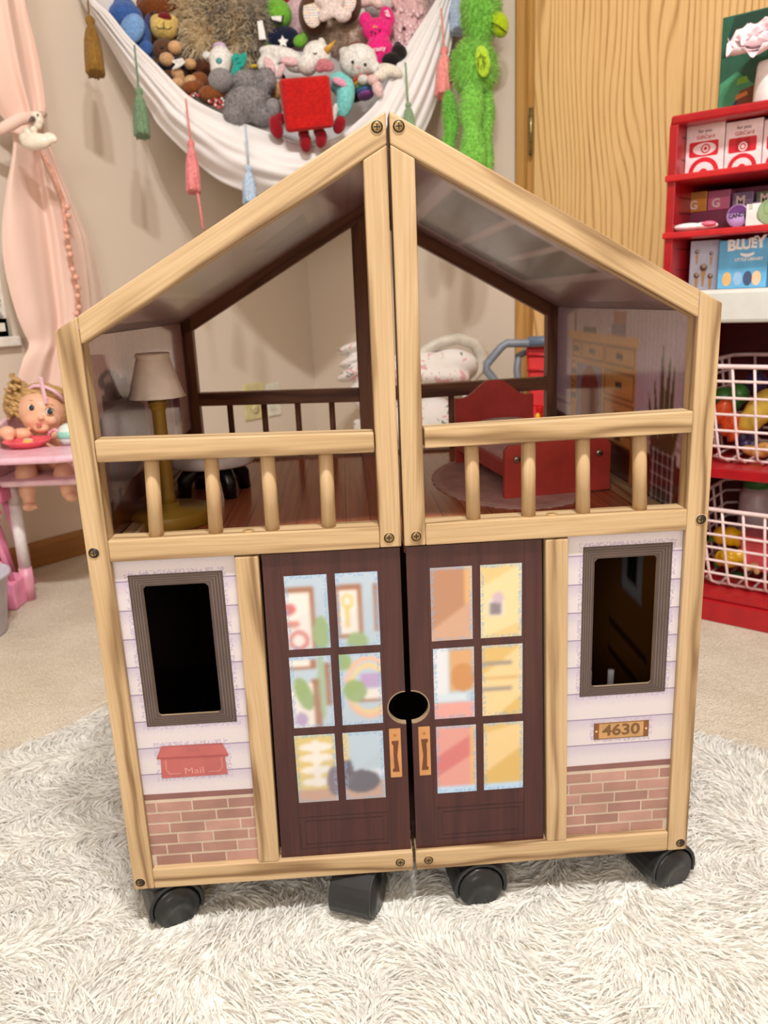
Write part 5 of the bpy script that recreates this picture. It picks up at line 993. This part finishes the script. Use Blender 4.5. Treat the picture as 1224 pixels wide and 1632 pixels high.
c = ony(1205, 800, -.20); o = thing('toy_jar', 'pale grey play jar standing behind the lowest basket contents', 'play food', Vector((c.x, c.y, .0545)), FG); b = MB(); b.lathe([(0, .003), (.028, .003), (.032, .008), (.032, .13), (.024, .145), (0, .145)], flat((206, 190, 192), .35), n=28); b.build('body', o); b = MB(); b.lathe([(0, .145), (.026, .145), (.026, .165), (0, .165)], GRN, n=28); b.build('lid', o)

# goods on the shelves: boxes set square to the stand
def box_px(name, label, cat, px0, px1, pyt, y, z0, dp, m, group=None, yaw=0):
    a, c = ony(px0, pyt, y), ony(px1, pyt, y); w = c.x-a.x; z1 = (a.z+c.z)/2; o = thing(name, label, cat, Matrix.Translation(((a.x+c.x)/2, y, z0)) @ Matrix.Rotation(rad(yaw), 4, 'Z'), group)
    b = MB(); b.box((-w/2, 0, 0), (w/2, dp, z1-z0), m); b.build('body', o, bev=.0012); return o, w, z1-z0
def face(o, pts, m, yo=-.0004, name='print'): b = MB(); b.prism(pts, yo, -.00005, m); return b.build(name, o)
def circ(x, z, r, n=28, rz=None): return [(x+r*math.cos(2*math.pi*k/n), z+(rz or r)*math.sin(2*math.pi*k/n)) for k in range(n)]
def ftext(o, s_, x, z, size, m, sx=1, bold=0, rot=0): return text('lettering', s_, size, m, Matrix.Translation((x, -.0006, z)) @ Matrix.Rotation(rad(90), 4, 'X') @ Matrix.Rotation(rad(rot), 4, 'Z'), o, .0002, sx, bold)
CW, CR = flat((244, 226, 228), .35), flat((208, 32, 52), .35)
S1, S2, S3 = .7748, .6828, .5848
for i, (p0, p1, lab) in enumerate(((1095, 1156, 'white and red card box at the left end of the top shelf'), (1158, 1217, 'white and red card box with a red present picture on the top shelf'), (1219, 1282, 'white and red card box at the edge of the view on the top shelf'))):
    o, w, h = box_px('gift_card_box', lab, 'box', p0, p1, 197 if i == 0 else (191 if i == 1 else 186), -.385, S1, .06, CW, 'gift card boxes on the top shelf')
    face(o, rr(-w*.40, h*.36, w*.36, h*.66, .003), CR); 
    if i == 0: face(o, circ(0, h*.51, w*.30, rz=h*.12), CW, -.0006, 'picture'); face(o, circ(.002, h*.51, w*.12), CR, -.0008, 'ring'); face(o, circ(.002, h*.51, w*.085), CW, -.0010, 'ring'); face(o, circ(.002, h*.51, w*.045), CR, -.0012, 'ring')
    else:
        face(o, [(-w*.2, h*.38), (w*.2, h*.38), (w*.2, h*.56), (-w*.2, h*.56)], flat((176, 22, 40), .35), -.0006, 'present'); face(o, circ(-w*.1, h*.6, w*.09, rz=h*.035), flat((176, 22, 40), .35), -.0006, 'bow'); face(o, circ(w*.1, h*.6, w*.09, rz=h*.035), flat((176, 22, 40), .35), -.0006, 'bow')
        face(o, circ(0, h*.47, w*.12), CW, -.0008, 'ring'); face(o, circ(0, h*.47, w*.085), CR, -.0010, 'ring'); face(o, circ(0, h*.47, w*.05), CW, -.0012, 'ring')
    arc = lambda r, x: [(x+r*math.cos(math.pi*k/16), max(0.0004, .012+r*math.sin(math.pi*k/16)-.010)) for k in range(17)]
    face(o, arc(w*.40, 0), CR, -.0005, 'arc'); face(o, arc(w*.28, 0), CW, -.0007, 'arc'); face(o, arc(w*.12, 0), CR, -.0009, 'arc')
    ftext(o, 'GiftCard', w*.02, h*.74, .0085, CR); ftext(o, 'for you', 0, h*.86, .0075, flat((120, 40, 50), .4))
# candy display
o, w, h = box_px('candy_display', 'purple tray display of gum and mint packs on the second shelf of the stand', 'display box', 1096, 1260, 300, -.31, S2, .09, flat((128, 58, 92), .4))
o2 = o
for i, (p0, p1, y0, c_, L) in enumerate(((1094, 1127, 306, (214, 150, 60), 'G'), (1129, 1164, 303, (212, 116, 160), 'G'), (1168, 1201, 306, (150, 130, 172), 'M'), (1206, 1240, 304, (120, 140, 116), 'M'))):
    q, w, h = box_px('candy_pack', ('orange gum pack marked G', 'pink gum pack marked G', 'lilac mint pack marked M', 'green mint pack marked M')[i]+' in front of the purple display', 'candy pack', p0, p1, y0, -.345, S2+.036, .028, flat(c_, .35), 'gum and mint packs on the second shelf')
    face(q, [(-w/2+.001, h-.012), (w/2-.001, h-.012), (w/2-.001, h-.001), (-w/2+.001, h-.001)], flat(tuple(int(x*.8) for x in c_), .35)); ftext(q, L, -.004 if L == 'G' else -.003, .011, .020, flat((236, 222, 216), .35), 1, .0006)
b = MB(); b.box((-.085, -.034, 0), (.09, 0, .036), flat((134, 60, 96), .4)); b.build('step', o2, bev=.001)
for i, (px, r) in enumerate(((1173, .0185), (1201, .0185))):
    c = ony(px, 352, -.40); q = thing('candy_tin', ('lilac round candy tin lettered candy on the second shelf', 'second lilac candy tin half hidden by the artichoke card')[i], 'candy tin', (c.x, -.392, S2+.0195), 'candy tins on the second shelf')
    T_ = Matrix.Rotation(rad(90), 4, 'X'); b = MB(); b.lathe([(0, -.012), (r, -.012), (r, .0), (r*.96, .001), (0, .001)], flat((186, 152, 206), .4), n=32, T=T_); b.build('tin', q); text('lettering', 'CANDY', .0088, flat((40, 30, 48), .4), Matrix.Translation((0, -.0014, .0005)) @ Matrix.Rotation(rad(90), 4, 'X') @ Matrix.Rotation(rad(6), 4, 'Z'), q, .0002, .95, .0003)
    b = MB(); b.prism([(r*.9*math.cos(a), r*.9*math.sin(a)) for a in [math.pi*k/12 for k in range(1, 12)]], -.0012, -.0010, flat((110, 60, 130), .4)); b.build('print', q)
o, w, h = box_px('artichoke_card', 'white card with a green artichoke picture standing on the second shelf', 'card', 1190, 1262, 322, -.415, S2, .006, flat((240, 236, 232), .4))
AG, AG2 = flat((150, 176, 130), .4), flat((110, 130, 92), .4)
for (x, z, r, rz) in ((.004, .020, .020, .020), (-.006, .017, .011, .012), (.014, .017, .011, .012), (.004, .026, .011, .012), (.004, .013, .010, .010)): AGZ = .0004+.0004*(z-.013)/.0071+x*.01; face(o, circ(x, z, r, rz=rz), AG2, -AGZ-.0002, 'print'); face(o, circ(x, z, r-.0008, rz=rz-.0008), AG, -AGZ-.0003, 'print')
for k in range(6): face(o, [(-w/2+.004, .026+k*.002), (-w/2+.010, .026+k*.002), (-w/2+.010, .0264+k*.002), (-w/2+.004, .0264+k*.002)], AG2, -.0005, 'print_line')
q = thing('toy_bandage_pack', 'white and pink soft packet lying at the left end of the second shelf', 'packet', ony(1108, 360, -.41)); q.location.z = S2
b = MB(); 
for e in ((-.012, 0, .007, .026, .016, .0068), (.016, .002, .007, .022, .014, .0066)): b.ell(e[:3], e[3:], flat((246, 240, 242), .4))
me = remesh(b, .0018, 2); me.materials.append(flat((246, 240, 242), .4)); link('packet', me, q)
b = MB(); b.ell((.024, -.006, .009), (.013, .008, .005), flat((222, 110, 140), .4)); b.build('pink_end', q)
# counter: ice cream box, blue book box, green item
o, w, h = box_px('ice_cream_box', 'pale blue box printed with chocolate ice cream cones on the white counter', 'box', 1102, 1146, 383, -.36, S3, .05, flat((206, 212, 230), .4), yaw=8)
for (x, z, s_) in ((0, .035, 1), (-.011, .022, .8), (.012, .020, .75), (-.012, .062, .6), (.012, .058, .55)):
    face(o, [(x-.0045*s_, z-.002), (x+.0045*s_, z-.002), (x+.001, z-.030*s_), (x-.001, z-.030*s_)], flat((206, 160, 110), .4), -.0005, 'cone_print'); face(o, circ(x, z+.003, .0062*s_), flat((104, 66, 44), .4), -.0006, 'scoop_print'); face(o, circ(x+.001, z+.006*s_, .004*s_), flat((196, 176, 150), .4), -.0008, 'scoop_print')
o, w, h = box_px('book_box', 'sky blue picture book box lettered Bluey on the white counter', 'box', 1147, 1226, 381, -.385, S3, .035, flat((104, 182, 228), .35))
BT = flat((250, 250, 250), .35)
for ch, x, z, s_, r in (('B', -.019, .070, .024, 2), ('L', -.007, .071, .021, -4), ('U', .005, .071, .022, 3), ('E', .0165, .072, .021, -6), ('Y', .0275, .073, .026, 4)): ftext(o, ch, x, z, s_, BT, 1.05, .0011, r)
face(o, [(x, z) for x, z in [(-.004+.022*k/10, .0545-.004*math.sin(math.pi*k/10)) for k in range(11)]+[(.018-.022*k/10, .0580-.002*math.sin(math.pi*k/10)) for k in range(11)]], BT, -.0005, 'swash'); ftext(o, 'LITTLE LIBRARY', .010, .047, .0068, BT, .95, .0002)
for x, c_ in ((-.024, (232, 186, 120)), (-.006, (150, 190, 226)), (.010, (70, 84, 120)), (.024, (240, 200, 160))): face(o, circ(x, .016, .0075, 14, .012), flat(c_, .4), -.0005, 'colour_shape')
o, w, h = box_px('toy_packet', 'dark green packet behind the ice cream box at the stand side', 'packet', 1085, 1100, 400, -.33, S3, .03, flat((62, 96, 52), .4))
# on top: printed bag, vase with rose
o, w, h = box_px('paper_bag', 'dark green printed gift bag standing on top of the red stand', 'gift bag', 1153, 1290, 12, -.30, .8684, .08, flat((36, 92, 72), .4))
face(o, [(-w/2+.002, .0005), (-w/2+.05, .0005), (-w/2+.06, .05), (-w/2+.03, .075), (-w/2+.002, .06)], flat((70, 150, 110), .4), -.0005); face(o, circ(-w/2+.042, .012, .018, 20, .024), flat((28, 58, 110), .4), -.0007); face(o, [(-w/2+.03, .012), (-w/2+.062, .012), (-w/2+.062, .05), (-w/2+.036, .044)], flat((120, 62, 34), .4), -.0009); face(o, [(-w/2+.03, .03), (-w/2+.05, .036), (-w/2+.048, .042), (-w/2+.03, .038)], flat((214, 128, 58), .4), -.0011); face(o, [(-w/2+.03, .054), (-w/2+.05, .056), (-w/2+.046, .066), (-w/2+.032, .064)], flat((120, 186, 60), .4), -.0007); face(o, [(-w/2+.002, .10), (w/2-.002, .11), (w/2-.002, h-.002), (-w/2+.02, h-.003)], flat((22, 60, 48), .4), -.0005)
vx = ony(1228, 168, -.36); vz = thing('flower_vase', 'white ribbed vase at the top right on the red stand', 'vase', (vx.x, -.36, .8684))
b = MB(); b.lathe([(0, 0), (.026, 0), (.0275, .004), (.0265, .03), (.024, .06), (.0225, .066), (.020, .066), (.020, .01), (0, .01)], flat((240, 236, 234), .3), n=40, wob=lambda a, j: 1+.004*math.sin(20*a)); b.build('vase', vz)
rs = thing('fabric_rose', 'pale pink fabric rose in the white vase', 'flower', (vx.x-.012, -.372, .955)); PET = [flat(c, .7) for c in ((250, 222, 226), (246, 206, 212), (240, 190, 198))]
random.seed(9)
for ringi, (n_, r0, sz, tilt) in enumerate(((7, .030, .030, 62), (6, .021, .026, 40), (5, .012, .021, 22), (4, .005, .016, 8))):
    for k in range(n_):
        a = 2*math.pi*k/n_+ringi*.5; b = MB(); vs = []; fs = []
        for i in range(7):
            for j in range(7):
                u, v = (i/6-.5)*2, j/6; wd = sz*math.sin(math.pi*min(1, .18+.72*v))**.7
                vs.append((u*wd, .35*sz*(u*u)-.25*sz*v*v+.12*sz*math.sin(3*u+v*5)*v, v*sz*1.5))
        fs = [(i*7+j, (i+1)*7+j, (i+1)*7+j+1, i*7+j+1) for i in range(6) for j in range(6)]
        T_ = Matrix.Rotation(a, 4, 'Z') @ Matrix.Translation((0, -r0*.5, 0)) @ Matrix.Rotation(rad(tilt), 4, 'X') 
        b.add(vs, fs, PET[min(2, max(0, ringi-1))], True, T=Matrix.Rotation(rad(35), 4, 'X') @ T_); o = b.build('petal', rs); o.modifiers.new('t', 'SOLIDIFY').thickness = .0006
b = MB(); b.tube([Vector((.004, .004, .004)), Vector((.010, .010, -.05)), Vector((.012, .012, -.075))], .002, GRD, 8); b.build('stem', rs)

# ---------------------------------------------------------------- things behind the dollhouse
t = NT('floral_print'); co = t.coord(); v1 = t.noise(co, 26, 2, .6, .8); v2 = t.noise(t.map(co, loc=(3, 1, 2)), 34, 2, .6, .8)
c_ = t.mix(t.math('GREATER_THAN', v1, .60), (236, 230, 226), (226, 176, 180)); c_ = t.mix(t.math('GREATER_THAN', v2, .64), c_, (120, 140, 134)); FLOR = t.fin(c_, .8, .2)
GW = flat((212, 206, 192), .45)
bn = Toy('baby_bouncer', 'baby bouncer with a floral white cushion and a pale tube frame behind the dollhouse', 'bouncer', 690, 620, 2.04, upright=True)
bn.blob('cushion', [(680, 590, 0, 56, 30, 40, -8), (722, 580, 4, 42, 24, 34, -6), (650, 592, 6, 40, 30, 36), (690, 604, -10, 60, 16, 36)], FLOR, vox=.006)
bn.tube('frame_tube', [(610, 612, 10), (640, 588, -8), (668, 565, -16), (700, 546, -18), (730, 540, -12), (756, 548, 0), (768, 566, 10), (764, 588, 14), (750, 606, 14), (738, 622, 10)], [8, 9, 9, 9, 9, 10, 11, 10, 7, 5], GW, 14)
bn.blob('lower_pad', [(690, 668, 0, 42, 36, 30), (650, 670, 6, 40, 34, 30), (676, 690, 0, 44, 26, 28)], FLOR, vox=.006); bn.tube('hinge_tube', [(640, 622, 8), (690, 622, -4), (738, 618, 4)], 4, flat((90, 88, 92), .4), 10)
bz = at(690, 700, 2.04).z
for x, dz in ((640, -50), (742, -50), (640, 60), (742, 60)):
    p0 = bn.p(x, 624, dz*.3); p1 = bn.inv @ Vector((at(x, 700, 2.04+dz*bn.k).x, at(x, 700, 2.04+dz*bn.k).y, .012)); b = MB(); b.tube([p0, p1], .009, GW, 10); b.build('leg', bn.o)
bk = Toy('folded_blanket', 'floral white blanket folded over the bouncer end, left of the centre posts', 'blanket', 570, 600, 2.18, upright=True)
bk.blob('cloth', [(570, 554, 0, 34, 9, 26, 14), (580, 572, 2, 42, 10, 26, 16), (574, 592, -4, 40, 11, 26, 20), (584, 614, 0, 34, 12, 26, 26), (592, 640, 4, 28, 18, 26), (596, 670, 6, 24, 22, 26)], FLOR, vox=.0045, smooth=2)
kz = bk.inv @ Vector((at(600, 690, 2.2).x, at(600, 690, 2.2).y, 0)); b = MB(); b.box(kz+Vector((-.05, -.04, 0.0005)), kz+Vector((.05, .04, (bk.p(596, 668, 6)-kz).z)), FLOR); b.build('stool', bk.o, bev=.006)
ct = Toy('toy_shopping_cart', 'red toy shopping cart with a grey tube handle behind the dollhouse right half', 'toy cart', 840, 600, 1.80, upright=True)
GT, GT2, RC = flat((120, 128, 140), .4), flat((96, 112, 132), .4), flat((206, 18, 26), .35)
ct.tube('handle_tube', [(905, 546, 0), (850, 547, 0), (808, 547, 0), (798, 554, 0), (776, 580, 0), (775, 590, 0), (793, 612, 0), (812, 640, 0)], 6.5, GT, 14)
ct.tube('handle_tube', [(905, 560, 40), (838, 560, 30), (826, 568, 24), (824, 590, 22), (830, 640, 20)], 6, GT, 14); ct.tube('grip', [(842, 545, 0), (905, 542, 0)], 8.5, GT2, 14)
b = MB(); P = [ct.p(x, y, dz) for dz in (10, 90) for x, y in ((838, 552), (905, 552), (896, 650), (846, 650))]; b.add(P, [(3, 2, 1, 0), (4, 5, 6, 7), (0, 1, 5, 4), (1, 2, 6, 5), (2, 3, 7, 6), (3, 0, 4, 7)], RC); b.build('basket', ct.o, bev=.006)
for y in (566, 590, 614): ct.tube('basket_rib', [(840, y, 7), (900, y, 7)], 1.8, flat((170, 10, 18), .35), 6)
b = MB(); q0, q1 = ct.p(850, 655, 14), ct.p(900, 655, 70); zf = -at(840, 600, 1.80).z
b.box((q0.x, q0.y, zf+.03), (q1.x, q0.y+.02, q0.z+.01), RC); b.build('front_panel', ct.o, bev=.003)
for x, dz in ((852, 10), (900, 10), (852, 70), (900, 70)):
    w0 = ct.p(x, 655, dz); b = MB(); b.lathe([(0, -.008), (.022, -.008), (.024, -.004), (.024, .004), (.022, .008), (0, .008)], BLACK, n=24, T=Matrix.Translation((w0.x, w0.y, zf+.0245)) @ Matrix.Rotation(rad(90), 4, 'Y')); b.build('wheel', ct.o)
    b = MB(); b.tube([Vector((w0.x, w0.y, zf+.03)), Vector((w0.x, w0.y, w0.z+.01))], .006, RC, 10); b.build('wheel_strut', ct.o)
for y in (676, 690): ct.bit('yellow_knob', [(857, y-12, 8, 4, 6, 3)], YEL2)
